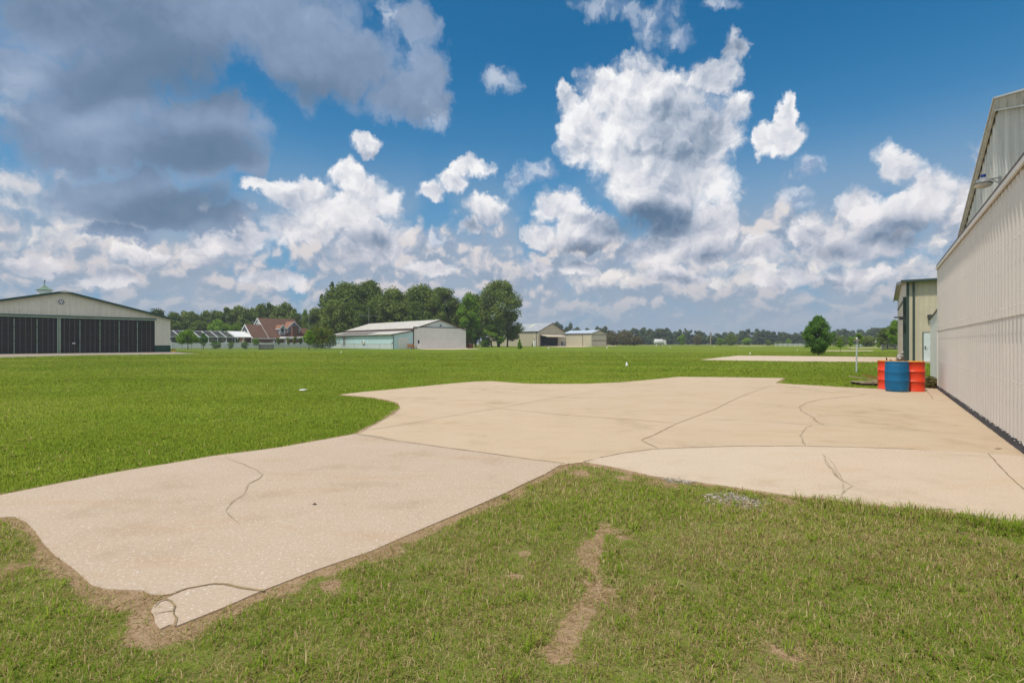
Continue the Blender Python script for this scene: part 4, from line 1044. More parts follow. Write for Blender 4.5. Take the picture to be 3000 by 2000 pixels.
    for y in (27.2, 33.6, 39.2):
        fr = MB().box((-LW - 0.05, y - 0.75, 0.75), (-LW - 0.027, y + 0.75, 3.05)).build('window', M['shutter'], h)
        MB().box((-LW - 0.06, y - 0.85, 3.06), (-LW - 0.028, y + 0.85, 3.16)).build('lintel', M['white_trim'], fr); MB().box((-LW - 0.06, y - 0.85, 0.65), (-LW - 0.028, y + 0.85, 0.74)).build('sill', M['white_trim'], fr)
    MB().box((-LW - 0.35, 14.5, 1.35), (-LW - 0.03, 16.0, 2.05)).build('air_conditioner', M['white'], h)
    MB().box((-LW - 0.36, 15.3, 1.45), (-LW - 0.352, 15.9, 1.95)).build('vent_grille', M['dark_grey'], h)
    MB().box((-LW - 0.16, 0.18, 1.35), (-LW - 0.03, 0.42, 1.75)).build('meter_box', M['grey'], h)
    MB().ico((PK + 0.1, -0.2, 6.0), 0.20, 2, sc=(1, 1, 0.8)).box((PK + 0.02, -0.15, 6.1), (PK + 0.18, 0.15, 6.35)).build('gable_light', M['dark_grey'], h)
M['pale_wall'] = pm('chalk white siding', (0.62, 0.68, 0.68), 0.5, var=0.06, streak=0.10)
M['offwhite_plain'] = pm('off white door paint', (0.66, 0.64, 0.60), 0.5, var=0.05, scale=0.5, streak=0.05)
M['seam'] = pm('panel seam', (0.52, 0.50, 0.46), 0.6)
M['shutter'] = pm('grey closed shutter', (0.23, 0.235, 0.225), 0.5, var=0.15)
white_hangar()

# ------------------------------------------------------------------ tan hangars in the middle distance
def tan_hangar():
    u = (0.68, 0.733)
    h = root('metal_hangar', (12.2, 237.0, -0.03), ang(u), 'taupe hangar with its tilt-up door raised and cars inside', 'hangar')
    W = 20.5; PK = 10.2; ZE = 6.95; ZP = 11.0; D = 34.0
    zr = lambda x: ZP - abs(x - PK) * (ZP - ZE) / PK
    A, B, Z = 1.4, 14.6, 5.6
    w = MB()
    w.prism([(0, Z), (W, Z), (W, zr(W)), (PK, ZP), (0, ZE)], 0.0, 0.2)
    w.box((0, 0, 0), (A, 0.2, Z)).box((B, 0, 0), (W, 0.2, Z)).box((0, 0.2, 0), (0.2, D, ZE)).box((W - 0.2, 0.2, 0), (W, D, ZE)).box((0.2, D - 0.2, 0), (W - 0.2, D, ZE))
    w.build('wall', M['taupe_siding'], h)
    ln = MB()
    for i in range(16): ln.box((-0.03, 0.8 + i * 2.0, 0.0), (0.002, 0.88 + i * 2.0, ZE - 0.2))
    ln.build('wall_ribs', M['taupe_siding'], h)
    r = MB()
    for xa, xb in ((-0.4, PK), (PK, W + 0.4)):
        r.slab((xa, -0.4, zr(xa) + 0.12), (xb, -0.4, zr(xb) + 0.12), (xb, D + 0.3, zr(xb) + 0.12), (xa, D + 0.3, zr(xa) + 0.12), 0.08)
    r.build('roof', M['galv'], h)
    zq = lambda x: zr(x) + 0.15
    for y in (9.0, 21.0): MB().slab((4.8, y, zq(4.8)), (9.0, y, zq(9.0)), (9.0, y + 1.6, zq(9.0)), (4.8, y + 1.6, zq(4.8)), 0.02).build('skylight', M['skylight'], h)
    f = MB()
    for xa, xb in ((-0.42, PK), (PK, W + 0.42)): f.prism([(xa, zr(xa) - 0.16), (xb, zr(xb) - 0.16), (xb, zr(xb) + 0.15), (xa, zr(xa) + 0.15)], -0.46, -0.405)
    f.box((-0.45, -0.4, ZE - 0.25), (-0.405, D, ZE + 0.02)); f.box((-0.08, 0.9, 0), (-0.03, 1.2, ZE - 0.3)).box((-0.08, 25.0, 0), (-0.03, 25.3, ZE - 0.3)); f.build('trim', M['brown_dark'], h)
    MB().slab((A - 0.2, -4.8, 4.55), (B + 1.6, -4.8, 4.55), (B + 1.6, 0.1, 5.55), (A - 0.2, 0.1, 5.55), 0.3).build('raised_door', M['cream_door'], h)
    MB().box((A, -0.06, 0), (A + 0.12, 0.19, Z)).box((B - 0.25, -0.06, 0), (B, 0.19, Z)).box((A + 0.12, -0.06, Z - 0.2), (B - 0.25, 0.19, Z - 0.002)).build('door_frame', M['rust_frame'], h)
    MB().box((0.25, 12.0, 0.05), (W - 0.25, 12.2, 5.8)).build('back_partition', M['slate'], h)
    MB().box((0.25, 0.3, 0.0), (W - 0.25, 11.9, 0.04)).build('hangar_floor', M['conc_dull'], h)
M['brown_dark'] = pm('dark trim', (0.06, 0.06, 0.055), 0.6)
M['cream_door'] = pm('cream door skin', (0.56, 0.48, 0.37), 0.5)
M['rust_frame'] = pm('rust red frame', (0.12, 0.045, 0.035), 0.6)
M['slate'] = pm('slate blue lining', (0.14, 0.17, 0.20), 0.7)
M['conc_dull'] = pm('dull concrete', (0.16, 0.15, 0.14), 0.8)
tan_hangar()
def small_tan_hangar():
    u = (0.68, 0.733)
    h = root('metal_hangar', (38.8, 250.0, -0.03), ang(u), 'smaller tan hangar with low pale blue roof and closed two-panel door', 'hangar')
    W = 14.0; PK = 7.0; ZE = 6.3; ZP = 7.9; D = 17.5
    zr = lambda x: ZP - abs(x - PK) * (ZP - ZE) / PK
    w = MB().prism([(0, 0), (W, 0), (W, ZE), (PK, ZP), (0, ZE)], 0.0, 0.2).box((0, 0.2, 0), (0.2, D, ZE)).box((W - 0.2, 0.2, 0), (W, D, ZE)).box((0.2, D - 0.2, 0), (W - 0.2, D, ZE))
    w.build('wall', M['tan2'], h)
    r = MB()
    for xa, xb in ((-0.4, PK), (PK, W + 0.4)): r.slab((xa, -0.4, zr(xa) + 0.12), (xb, -0.4, zr(xb) + 0.12), (xb, D + 0.3, zr(xb) + 0.12), (xa, D + 0.3, zr(xa) + 0.12), 0.1)
    r.build('roof', M['pale_roof'], h)
    f = MB().box((-0.45, -0.4, ZE - 0.3), (-0.405, D, ZE + 0.02)).box((-0.06, 5.0, 0), (-0.003, 5.3, ZE)).box((-0.06, 15.4, 0), (-0.003, 15.7, ZE))
    for xa, xb in ((-0.42, PK), (PK, W + 0.42)): f.prism([(xa, zr(xa) - 0.12), (xb, zr(xb) - 0.12), (xb, zr(xb) + 0.15), (xa, zr(xa) + 0.15)], -0.46, -0.405)
    f.build('trim', M['brown_mid'], h)
    d = MB().box((0.9, -0.12, 0.05), (W - 0.8, -0.002, 5.5)).build('hangar_door', M['tan_door'], h)
    MB().box((0.9, -0.20, 2.55), (W - 0.8, -0.125, 2.90)).box((0.9, -0.16, 5.52), (W - 0.8, -0.002, 5.75)).build('door_rails', M['brown_mid'], d)
    MB().box((W - 0.78, -0.16, 0), (W - 0.3, -0.003, 5.6)).build('door_post', M['rust_frame'], h)
M['tan2'] = pm('straw siding', (0.50, 0.46, 0.33), 0.5, var=0.05, streak=0.06)
M['tan_door'] = pm('straw door', (0.47, 0.42, 0.305), 0.5, var=0.05)
M['brown_mid'] = pm('brown trim', (0.10, 0.085, 0.07), 0.6)
small_tan_hangar()

# ------------------------------------------------------------------ brick house
def gable_roof(mb, x0, x1, y0, y1, ze, zp, mi=0, ov=0.35, th=0.14):
    """ridge along x; returns height function of y"""
    ym = (y0 + y1) / 2; sl = (zp - ze) / (ym - y0)
    mb.slab((x0 - ov, y0 - ov, ze - ov * sl), (x1 + ov, y0 - ov, ze - ov * sl), (x1 + ov, ym, zp), (x0 - ov, ym, zp), th, mi)
    mb.slab((x0 - ov, ym, zp), (x1 + ov, ym, zp), (x1 + ov, y1 + ov, ze - ov * sl), (x0 - ov, y1 + ov, ze - ov * sl), th, mi)
def rake(mb, x, y0, y1, ze, zp, ov=0.35, w=0.30, mi=0, d=0.08):
    ym = (y0 + y1) / 2; sl = (zp - ze) / (ym - y0)
    for ya, za, yb, zb in ((y0 - ov, ze - ov * sl, ym, zp), (ym, zp, y1 + ov, ze - ov * sl)):
        mb.add([(x, ya, za - w), (x, yb, zb - w), (x, yb, zb + 0.03), (x, ya, za + 0.03), (x + d, ya, za - w), (x + d, yb, zb - w), (x + d, yb, zb + 0.03), (x + d, ya, za + 0.03)],
               [(3,2,1,0), (4,5,6,7), (0,1,5,4), (3,7,6,2), (1,2,6,5), (0,4,7,3)], mi)
def house():
    u = (0.62, 0.785)
    h = root('brick_house', (-83.5, 165.0, -0.03), ang(u), 'red brick house with steep brown roof, two dormers and a white porch', 'house')
    ZE = 3.4
    w = MB().box((0, 0, 0), (18.2, 0.3, ZE)).box((0, 0.3, 0), (0.3, 9.8, ZE)).box((17.9, 0.3, 0), (18.2, 15.3, ZE)).box((0.3, 9.5, 0), (17.9, 9.8, ZE))
    w.build('wall', M['brick'], h)
    # wing, main block, right extension
    r = MB()
    gable_roof(r, 0, 5.4, 0, 9.8, ZE, 7.65); gable_roof(r, 5.4, 17.9, 0, 15.3, ZE, 10.05, ov=0.36)
    r.build('roof', M['shingle'], h)
    gw = MB()
    for x, y1, zp in ((0.0, 9.8, 7.5), (5.2, 15.3, 9.9)):
        gw.add([(x, 0.1, ZE), (x, y1 - 0.1, ZE), (x, y1 / 2, zp), (x + 0.15, 0.1, ZE), (x + 0.15, y1 - 0.1, ZE), (x + 0.15, y1 / 2, zp)], [(2,1,0), (3,4,5), (0,1,4,3), (1,2,5,4), (2,0,3,5)])
    gw.build('gable_wall', M['grey_white'], h)
    MB().box((-0.06, 4.2, 4.6), (-0.004, 5.4, 6.3)).build('gable_window', M['glass'], h)
    t = MB(); rake(t, -0.44, 0, 9.8, ZE, 7.65, w=0.45); rake(t, 4.96, 0, 15.3, ZE, 10.05, w=0.45)
    t.box((-0.4, -0.52, 2.82), (18.3, -0.40, 3.08)); t.build('roof_trim', M['white_trim'], h)
    # dormer with window
    def dormer(x0, x1, yf, zb, ze, zp, back, wname):
        xm = (x0 + x1) / 2
        b = MB().box((x0, yf, zb), (x1, yf + back, ze)).prism([(x0, ze), (x1, ze), (xm, zp)], yf, yf + 0.15)
        db = b.build('dormer', M['grey_blue'], h)
        rr = MB(); sl = (zp - ze) / (xm - x0); ov = 0.35
        rr.slab((x0 - ov, yf - 0.4, ze - ov * sl), (xm, yf - 0.4, zp + 0.05), (xm, yf + back + 2.5, zp + 0.05), (x0 - ov, yf + back + 2.5, ze - ov * sl), 0.12)
        rr.slab((xm, yf - 0.4, zp + 0.05), (x1 + ov, yf - 0.4, ze - ov * sl), (x1 + ov, yf + back + 2.5, ze - ov * sl), (xm, yf + back + 2.5, zp + 0.05), 0.12)
        rr.build('dormer_roof', M['shingle_lit'], db)
        tt = MB()
        for xa, za, xb, zb_ in ((x0 - ov, ze - ov * sl, xm, zp + 0.05), (xm, zp + 0.05, x1 + ov, ze - ov * sl)):
            tt.prism([(xa, za - 0.32), (xb, zb_ - 0.32), (xb, zb_ + 0.04), (xa, za + 0.04)], yf - 0.47, yf - 0.405)
        tt.box((x0 - 0.05, yf - 0.06, zb), (x0 + 0.14, yf - 0.003, ze)).box((x1 - 0.14, yf - 0.06, zb), (x1 + 0.05, yf - 0.003, ze))
        tt.box((x0 - ov, yf - 0.3, ze - ov * sl - 0.3), (x0 - ov + 0.12, yf + back, ze - ov * sl - 0.02)); tt.build('dormer_trim', M['white_trim'], db)
        if wname:
            wn = MB().box((x0 + 0.40, yf - 0.05, zb + 0.85), (x1 - 0.40, yf - 0.004, ze - 0.25)).build('window', M['glass'], db)
            fr = MB().box((x0 + 0.25, yf - 0.08, zb + 0.70), (x1 - 0.25, yf - 0.004, zb + 0.84)).box((x0 + 0.25, yf - 0.08, ze - 0.24), (x1 - 0.25, yf - 0.004, ze - 0.06)).box((x0 + 0.25, yf - 0.08, zb + 0.84), (x0 + 0.39, yf - 0.004, ze - 0.24)).box((x1 - 0.39, yf - 0.08, zb + 0.84), (x1 - 0.25, yf - 0.004, ze - 0.24))
            fr.build('window_frame', M['white_trim'], wn)
    dormer(9.35, 11.15, 0.9, 4.3, 6.7, 7.65, 3.0, True)
    dormer(12.4, 16.7, 1.5, 5.0, 6.9, 8.9, 4.0, False)
    MB().box((12.9, -0.9, 0), (14.9, 0.35, 7.3)).box((12.8, -1.0, 7.0), (15.0, 0.45, 7.25)).build('chimney', M['brick'], h)
    # porch
    p = MB().box((8.3, -4.6, 2.95), (18.2, -4.3, 3.35)).box((8.3, -0.55, 3.0), (18.2, -0.5, 3.3)).box((8.3, -4.3, 3.1), (8.6, -0.6, 3.35)).box((17.9, -4.3, 3.1), (18.2, -0.6, 3.35))
    for i in range(12): p.box((8.6 + i * 0.84, -4.9, 3.36), (8.72 + i * 0.84, -0.6, 3.56))
    po = p.build('porch', M['white'], h)
    for x in (8.75, 11.7, 14.7, 17.7):
        MB().lathe([(0.24, 0.75), (0.24, 0.95), (0.17, 1.0), (0.145, 2.75), (0.22, 2.82), (0.22, 2.95)], 14, (x, -4.45, 0)).build('column', M['white'], po)
    for x in (9.4 + 0.9, 15.4):
        dr = MB().box((x, -0.06, 0.3), (x + 1.9, -0.004, 2.6)).build('french_door', M['white_trim'], h)
        MB().box((x + 0.18, -0.085, 0.6), (x + 0.85, -0.062, 2.4)).box((x + 1.05, -0.085, 0.6), (x + 1.72, -0.062, 2.4)).build('glass', M['glass'], dr)
    wn = MB().box((7.0, -0.06, 0.6), (7.7, -0.004, 2.4)).build('window', M['white_trim'], h); MB().box((7.12, -0.085, 0.75), (7.58, -0.062, 2.25)).build('glass', M['glass'], wn)
    # right single storey part
    q = MB().box((18.25, 3.0, 0), (33.0, 9.0, 3.2)).build('side_wing', M['brick'], h)
    rr = MB(); gable_roof(rr, 22.5, 33.0, 3.0, 9.0, 3.2, 5.4, ov=0.4); rr.build('wing_roof', M['shingle_lit'], q)
    rr = MB(); gable_roof(rr, 18.6, 22.0, 1.0, 11.0, 3.2, 6.9, ov=0.3); rr.build('link_roof', M['shingle'], q)
    # terrace wall
    s = MB().box((0.5, -6.6, 0), (14.3, -6.2, 1.05)).box((16.2, -6.6, 0), (19.5, -6.2, 1.05))
    for x in (0.5, 4.5, 9.0, 13.8, 16.0, 19.3): s.box((x - 0.05, -6.75, 0), (x + 0.65, -6.05, 1.3)).box((x - 0.15, -6.85, 1.3), (x + 0.75, -5.95, 1.42))
    s.build('terrace_wall', M['stone'], h)
M['grey_white'] = pm('pale board gable', (0.42, 0.44, 0.47), 0.6, var=0.06)
house()

# ------------------------------------------------------------------ pool enclosure
def pool_enclosure():
    u = Vector((0.62, 0.785)); L = 27.0
    o = Vector((-83.5, 165.0)) - u * (L + 0.4)
    h = root('pool_enclosure', (o.x, o.y, -0.03), ang(u), 'white framed pool enclosure with dark insect screens between hangar and brick house', 'pool enclosure')
    fr = MB(); scr = MB(); rt = MB()
    ZE, ZR, RY, DP = 3.3, 5.2, 5.5, 14.0
    xs = [1.5 + i * 2.55 for i in range(11)]
    for i, x in enumerate(xs):
        fr.beam((x, 0, 0), (x, 0, ZE), 0.13, 0.13); fr.beam((x, 0, ZE), (x, RY, ZR), 0.14, 0.18); fr.beam((x, RY, ZR), (x, DP - RY, ZR), 0.12, 0.15)
        fr.beam((x, DP - RY, ZR), (x, DP, ZE), 0.12, 0.15); fr.beam((x, DP, 0), (x, DP, ZE), 0.12, 0.12)
    fr.beam((-0.1, 0, ZE), (L, 0, ZE), 0.14, 0.16); fr.beam((2, RY, ZR), (L, RY, ZR), 0.12, 0.14); fr.beam((0, 0, 1.2), (L, 0, 1.2), 0.08, 0.08)
    fr.beam((0, 0, 0), (0, 0, ZE), 0.13, 0.13); fr.beam((0, 0, ZE), (3.0, RY, ZR), 0.12, 0.15); fr.beam((0, DP, 0), (0, DP, ZE), 0.12, 0.12); fr.beam((0, 0, ZE), (0, DP, ZE), 0.12, 0.12)
    fr.build('frame', M['white_trim'], h)
    xe = 22.0
    scr.add([(0, 0.02, ZE), (xe, 0.02, ZE), (xe, RY, ZR - 0.1), (3.0, RY, ZR - 0.1), (3.0, DP - RY, ZR - 0.1), (xe, DP - RY, ZR - 0.1), (0, DP, ZE - 0.05), (xe, DP, ZE - 0.05), (0, 0.02, 0), (xe, 0.02, 0), (0, DP, 0)],
            [(0,1,2,3), (3,2,5,4), (4,5,7,6), (0,3,4,6), (8,9,1,0), (8,0,6,10)])
    scr.build('screen', M['screen'], h)
    rt.slab((xe + 0.1, -0.15, ZE + 0.12), (L + 0.35, -0.15, ZE + 0.12), (L + 0.35, RY, ZR + 0.12), (xe + 0.1, RY, ZR + 0.12), 0.08); rt.build('solid_roof', M['white'], h)
    fl = MB()
    for x in (17.0, 20.2): fl.lathe([(1.3, 2.3), (0.0, 2.75)], 8, (x, 4.0, 0)).tube((x, 4.0, 0), (x, 4.0, 2.4), 0.04)
    fl.build('parasols', M['cream_door'], h)
pool_enclosure()
# ------------------------------------------------------------------ trees
def leaf_mat(name, dark, mid, light, trans=0.30, hue=None):
    m = bpy.data.materials.new(name); m.use_nodes = True
    t = NT(m.node_tree); t.n.remove(m.node_tree.nodes['Principled BSDF']); o = m.node_tree.nodes['Material Output']
    r = t.n.new('ShaderNodeNewGeometry').outputs['Random Per Island']
    c = t.n.new('ShaderNodeTexCoord').outputs['Object']
    oi = t.n.new('ShaderNodeObjectInfo').outputs['Random']
    n = t.noise(c, 0.55, 3, 0.6)
    k = t.m('ADD', t.m('ADD', t.m('MULTIPLY', r, 0.45), t.m('MULTIPLY', n, 0.55)), t.m('MULTIPLY', t.m('SUBTRACT', oi, 0.5), 0.16))
    stops = [(0.25, dark), (0.5, mid), (0.78, light)]
    col = t.ramp(k, stops)
    if hue: col = t.mix(t.m('GREATER_THAN', t.m('FRACT', t.m('MULTIPLY', r, 53.3)), hue[1]), col, tuple(hue[0]) + (1,))
    d = t.n.new('ShaderNodeBsdfDiffuse'); tr = t.n.new('ShaderNodeBsdfTranslucent'); mx = t.n.new('ShaderNodeMixShader'); mx.inputs[0].default_value = trans
    t.l.new(col, d.inputs[0]); t.l.new(col, tr.inputs[0]); t.l.new(d.outputs[0], mx.inputs[1]); t.l.new(tr.outputs[0], mx.inputs[2]); t.l.new(mx.outputs[0], o.inputs['Surface'])
    return m
LM = {
 'oak': leaf_mat('oak leaves', (0.075, 0.121, 0.027), (0.143, 0.199, 0.043), (0.247, 0.291, 0.074)),
 'bright': leaf_mat('fresh green leaves', (0.112, 0.213, 0.024), (0.195, 0.327, 0.035), (0.300, 0.440, 0.061), 0.35),
 'pine': leaf_mat('pine needles', (0.045, 0.074, 0.032), (0.078, 0.116, 0.046), (0.132, 0.170, 0.062), 0.15),
 'pear': leaf_mat('glossy dark leaves', (0.058, 0.133, 0.032), (0.108, 0.222, 0.046), (0.216, 0.349, 0.089), 0.3),
 'far': leaf_mat('distant leaves', (0.060, 0.091, 0.043), (0.090, 0.128, 0.057), (0.135, 0.170, 0.070), 0.2),
 'yellow': leaf_mat('yellow green leaves', (0.060, 0.105, 0.016), (0.120, 0.165, 0.020), (0.30, 0.27, 0.030), 0.3),
 'myrtle': leaf_mat('leaves with pink blossom', (0.065, 0.090, 0.030), (0.100, 0.120, 0.040), (0.160, 0.150, 0.060), 0.25, ((0.26, 0.16, 0.11), 0.74)),
 'willow': leaf_mat('olive leaves', (0.105, 0.149, 0.035), (0.173, 0.220, 0.049), (0.262, 0.298, 0.074), 0.3),
 'shrub': leaf_mat('shrub leaves', (0.068, 0.135, 0.024), (0.112, 0.206, 0.032), (0.180, 0.277, 0.049), 0.25),
}
def crown(name, lobes, n, size, mat, seed, shell=0.55, flat=0.75, elong=1.35):
    """leaf clumps (small four-cornered faces) spread through ellipsoid lobes"""
    g = np.random.default_rng(seed)
    L = np.array(lobes, float); wgt = (L[:, 3] * L[:, 4] * L[:, 5]) ** (2 / 3); wgt /= wgt.sum()
    k = g.choice(len(L), n, p=wgt)
    d = g.normal(size=(n, 3)); d /= np.linalg.norm(d, axis=1)[:, None]
    r = shell + (1.30 - shell) * g.random(n) ** 0.95
    c = L[k, :3] + d * L[k, 3:6] * r[:, None]
    nrm = d * flat + g.normal(size=(n, 3)) * 0.55 + np.array([0, 0, 0.35]); nrm /= np.linalg.norm(nrm, axis=1)[:, None]
    a = np.cross(nrm, g.normal(size=(n, 3))); a /= np.linalg.norm(a, axis=1)[:, None]; b = np.cross(nrm, a)
    s = size * g.uniform(0.55, 1.35, n)[:, None]
    q = [c + a * s * elong * 0.5, c + b * s * g.uniform(0.3, 0.6, (n, 1)), c - a * s * elong * g.uniform(0.35, 0.6, (n, 1)), c - b * s * g.uniform(0.3, 0.6, (n, 1))]
    V = np.stack(q, 1).reshape(-1, 3)
    me = bpy.data.meshes.new(name); me.vertices.add(len(V)); me.vertices.foreach_set('co', V.ravel().astype(np.float32))
    me.loops.add(4 * n); me.loops.foreach_set('vertex_index', np.arange(4 * n)); me.polygons.add(n); me.polygons.foreach_set('loop_start', np.arange(n) * 4)
    me.update(calc_edges=True); me.materials.append(mat)
    return me
def trunk_mesh(h, r, lobes, seed, fork=0.35, lean=0.0, limbs=8):
    g = random.Random(seed); mb = MB()
    p = Vector((0, 0, 0)); pts = [p.copy()]
    n = 6
    for i in range(1, n + 1): pts.append(Vector((lean * h * (i / n) ** 1.5 + g.uniform(-.02, .02) * h, g.uniform(-.02, .02) * h, h * i / n)))
    for i in range(n): mb.tube(pts[i], pts[i + 1], r * (1 - i / n * 0.75) * (1.25 if i == 0 else 1), r * (1 - (i + 1) / n * 0.75), 8, caps=False)
    ls = sorted(lobes, key=lambda q: -q[3] * q[5])[:limbs]
    for q in ls:
        s = pts[max(1, min(n - 1, int(n * fork + g.random() * n * 0.4)))]
        e = Vector(q[:3]); mdl = s.lerp(e, 0.5) + Vector((0, 0, -0.06 * h * g.random()))
        mb.tube(s, mdl, r * 0.42, r * 0.26, 6, caps=False); mb.tube(mdl, e, r * 0.26, r * 0.08, 6, caps=False)
    return mb
PROTO = {}
def proto(key, H, Wd, base, n, size, mat, seed, nl=26, top=0.55, shape='oak', trunk_r=None, shell=0.55, limbs=8, lean=0.0):
    """H height, Wd crown width, base crown bottom height"""
    g = random.Random(seed); lobes = []
    for i in range(nl):
        f = (i + 0.5) / nl
        if shape == 'oak':
            z = base + (H - base) * (0.10 + 0.82 * f); env = math.sin(math.pi * min(1, max(0.0, 0.22 + 0.70 * f))) ** 0.75
            rr = Wd * 0.5 * env; lr = Wd * g.uniform(0.085, 0.17)
        elif shape == 'upright':
            z = base + (H - base) * (0.08 + 0.84 * f); env = math.sin(math.pi * (0.15 + 0.80 * f)) ** 0.9
            rr = Wd * 0.5 * env; lr = Wd * g.uniform(0.13, 0.2)
        elif shape == 'ragged':
            z = base + (H - base) * (0.06 + 0.90 * f); env = math.sin(math.pi * (0.12 + 0.80 * f)) ** 0.8
            rr = Wd * 0.5 * env * g.choice((0.82, 0.95, 1.0, 1.14)); lr = Wd * g.uniform(0.08, 0.14)
        elif shape == 'pine':
            z = base + (H - base) * f; env = (1 - f) ** 0.7 * 0.85 + 0.18
            rr = Wd * 0.5 * env; lr = Wd * g.uniform(0.10, 0.16) * (1.1 - 0.4 * f)
        elif shape == 'cone':
            z = base + (H - base) * f; env = min(1, f * 6) * (1 - f) ** 0.8
            rr = Wd * 0.5 * env; lr = Wd * 0.17 * (1.15 - 0.8 * f)
        else:
            z = base + (H - base) * (0.15 + 0.7 * f); env = math.sin(math.pi * (0.2 + 0.6 * f)); rr = Wd * 0.5 * env; lr = Wd * g.uniform(0.16, 0.22)
        a = g.uniform(0, 6.283) if i else 0; q = max(0.0, rr - lr * 0.75) * math.sqrt(g.uniform(0.25, 1.0))
        zz = min(z, H - lr * 0.75)
        lobes.append((q * math.cos(a) + lean * zz, q * math.sin(a), zz, lr, lr, lr * g.uniform(0.62, 0.95)))
    cm = crown('crown', lobes, n, size, mat, seed, shell)
    tr = trunk_mesh(min(H * 0.86, lobes[-1][2]), trunk_r or H * 0.018, lobes, seed, limbs=limbs, lean=lean)
    r = bpy.data.objects.new('tree', None)
    tmesh = bpy.data.meshes.new('trunk'); tmesh.from_pydata(tr.v, [], tr.f); tmesh.materials.append(M['bark']); tmesh.polygons.foreach_set('use_smooth', [True] * len(tr.f))
    PROTO[key] = (cm, tmesh, H, Wd)
proto('oak_a', 22, 17, 4.0, 15000, 0.50, LM['oak'], 11, nl=64)
proto('oak_b', 21, 15, 3.0, 14000, 0.50, LM['oak'], 12, nl=58)
proto('oak_c', 24, 15, 3.5, 15000, 0.48, LM['oak'], 13, nl=56)
proto('tall', 25, 16, 4.5, 14000, 0.48, LM['oak'], 18, nl=60, shape='oak', trunk_r=0.42)
proto('fresh', 19, 10, 3.0, 9000, 0.45, LM['bright'], 14, nl=26, shape='upright')
proto('pine', 24, 8, 8.0, 5000, 0.45, LM['pine'], 15, nl=26, shape='pine')
proto('umbrella_pine', 16, 9, 12.0, 2600, 0.40, LM['pine'], 16, nl=14, shape='round')
proto('wood_a', 17, 13, 1.0, 6500, 0.60, LM['oak'], 21, nl=34)
proto('wood_b', 18, 12, 1.0, 6500, 0.60, LM['oak'], 22, nl=30)
proto('wood_c', 12, 10, 0.5, 5000, 0.50, LM['bright'], 23, nl=26)
proto('far_a', 19, 16, 0.5, 1500, 1.25, LM['far'], 31, nl=22)
proto('far_b', 20, 13, 0.5, 1300, 1.20, LM['far'], 32, nl=20)
proto('far_c', 21, 10, 4.0, 1000, 1.1, LM['pine'], 33, nl=16, shape='round')
proto('far_d', 20, 8, 2.0, 900, 1.0, LM['pine'], 34, nl=16, shape='pine')
proto('pear', 4.9, 3.8, 0.22, 24000, 0.115, LM['pear'], 41, nl=110, shape='ragged', trunk_r=0.10)
proto('sapling', 3.3, 1.9, 0.9, 2600, 0.13, LM['bright'], 42, nl=18, shape='upright', trunk_r=0.05)
proto('sapling_v', 2.7, 1.6, 0.8, 2200, 0.12, LM['bright'], 43, nl=14, shape='upright', trunk_r=0.04)
proto('round_bright', 7, 7, 0.3, 2200, 0.45, LM['bright'], 44, nl=20, shape='round')
proto('myrtle', 8, 11, 0.3, 3200, 0.5, LM['myrtle'], 45, nl=30, shape='round')
proto('willow', 6, 8, 0.3, 3000, 0.35, LM['willow'], 46, nl=24, shape='round')
proto('cedar', 2.6, 1.65, 0.05, 3500, 0.13, LM['bright'], 47, nl=26, shape='cone', trunk_r=0.05)
proto('ball', 1.9, 2.0, 0.1, 2500, 0.13, LM['shrub'], 48, nl=16, shape='round', trunk_r=0.05)
proto('crepe', 4.6, 4.6, 1.2, 3600, 0.20, LM['bright'], 49, nl=26, shape='oak', trunk_r=0.09, limbs=10)
proto('darksmall', 4.2, 2.4, 0.8, 2600, 0.17, LM['pear'], 50, nl=18, shape='upright', trunk_r=0.07)
proto('yellowbush', 6.0, 8.5, 0.2, 7000, 0.26, LM['yellow'], 51, nl=36, shape='round')
proto('palm', 1.6, 1.5, 0.5, 500, 0.22, LM['yellow'], 52, nl=8, shape='round', trunk_r=0.04)

def tree(key, px, Y, top, width=None, label='', group=None, name='tree', cat='tree', rz=None, z=-0.03, base_px=None):
    """top: photo row of the crown top; width: crown width in photo pixels"""
    cm, tm, H, Wd = PROTO[key]
    X = (px - 1500) / F * Y; h = EYE + (HZ - top) / F * Y
    sz = h / H; sx = sz if width is None else (width / F * Y) / Wd
    r = root(name, (X, Y, z), rng.uniform(0, 6.28) if rz is None else rz, label, cat, group)
    r.scale = (sx, sx, sz)
    for nme, me in (('crown', cm), ('trunk', tm)):
        o = bpy.data.objects.new(nme, me); COL.objects.link(o); o.parent = r
    return r
c3 = lambda x, y: (900 + x * 0.2806, 790 + y * 0.2806)
GR = 'big trees behind the white hangar'
def grove(key, x, top, w, Y, label, **k):
    px, ty = c3(x, top); return tree(key, px, Y, ty, w * 0.2806, label, GR, **k)
grove('pine', 255, 128, 150, 205, 'dark narrow pine poking out at the left end of the big grove', name='pine_tree')
grove('pine', 150, 255, 120, 215, 'shorter dark pine left of the tallest pine in the grove', name='pine_tree')
grove('oak_b', 70, 395, 260, 200, 'low broad tree between the brick house and the big grove')
grove('oak_a', 420, 125, 600, 185, 'broad rounded oak, first big crown of the grove from the left')
grove('oak_c', 640, 92, 400, 190, 'tall oak with a knobbly top, highest of the left half of the grove')
grove('oak_b', 480, 330, 360, 176, 'lower oak in front of the left grove, above the white hangar roof')
grove('oak_b', 920, 188, 520, 182, 'dipping round oak crown over the middle of the white hangar roof')
grove('oak_a', 1190, 148, 520, 186, 'flat topped oak with sky gaps left of the white hangar gable')
grove('oak_c', 1420, 165, 480, 188, 'leafy oak straight behind the white hangar gable peak')
grove('oak_b', 1130, 330, 380, 178, 'lower oak crown right above the white hangar roof ridge')
grove('fresh', 1690, 232, 280, 180, 'fresh bright green tree beside the tallest tree at the right end of the grove')
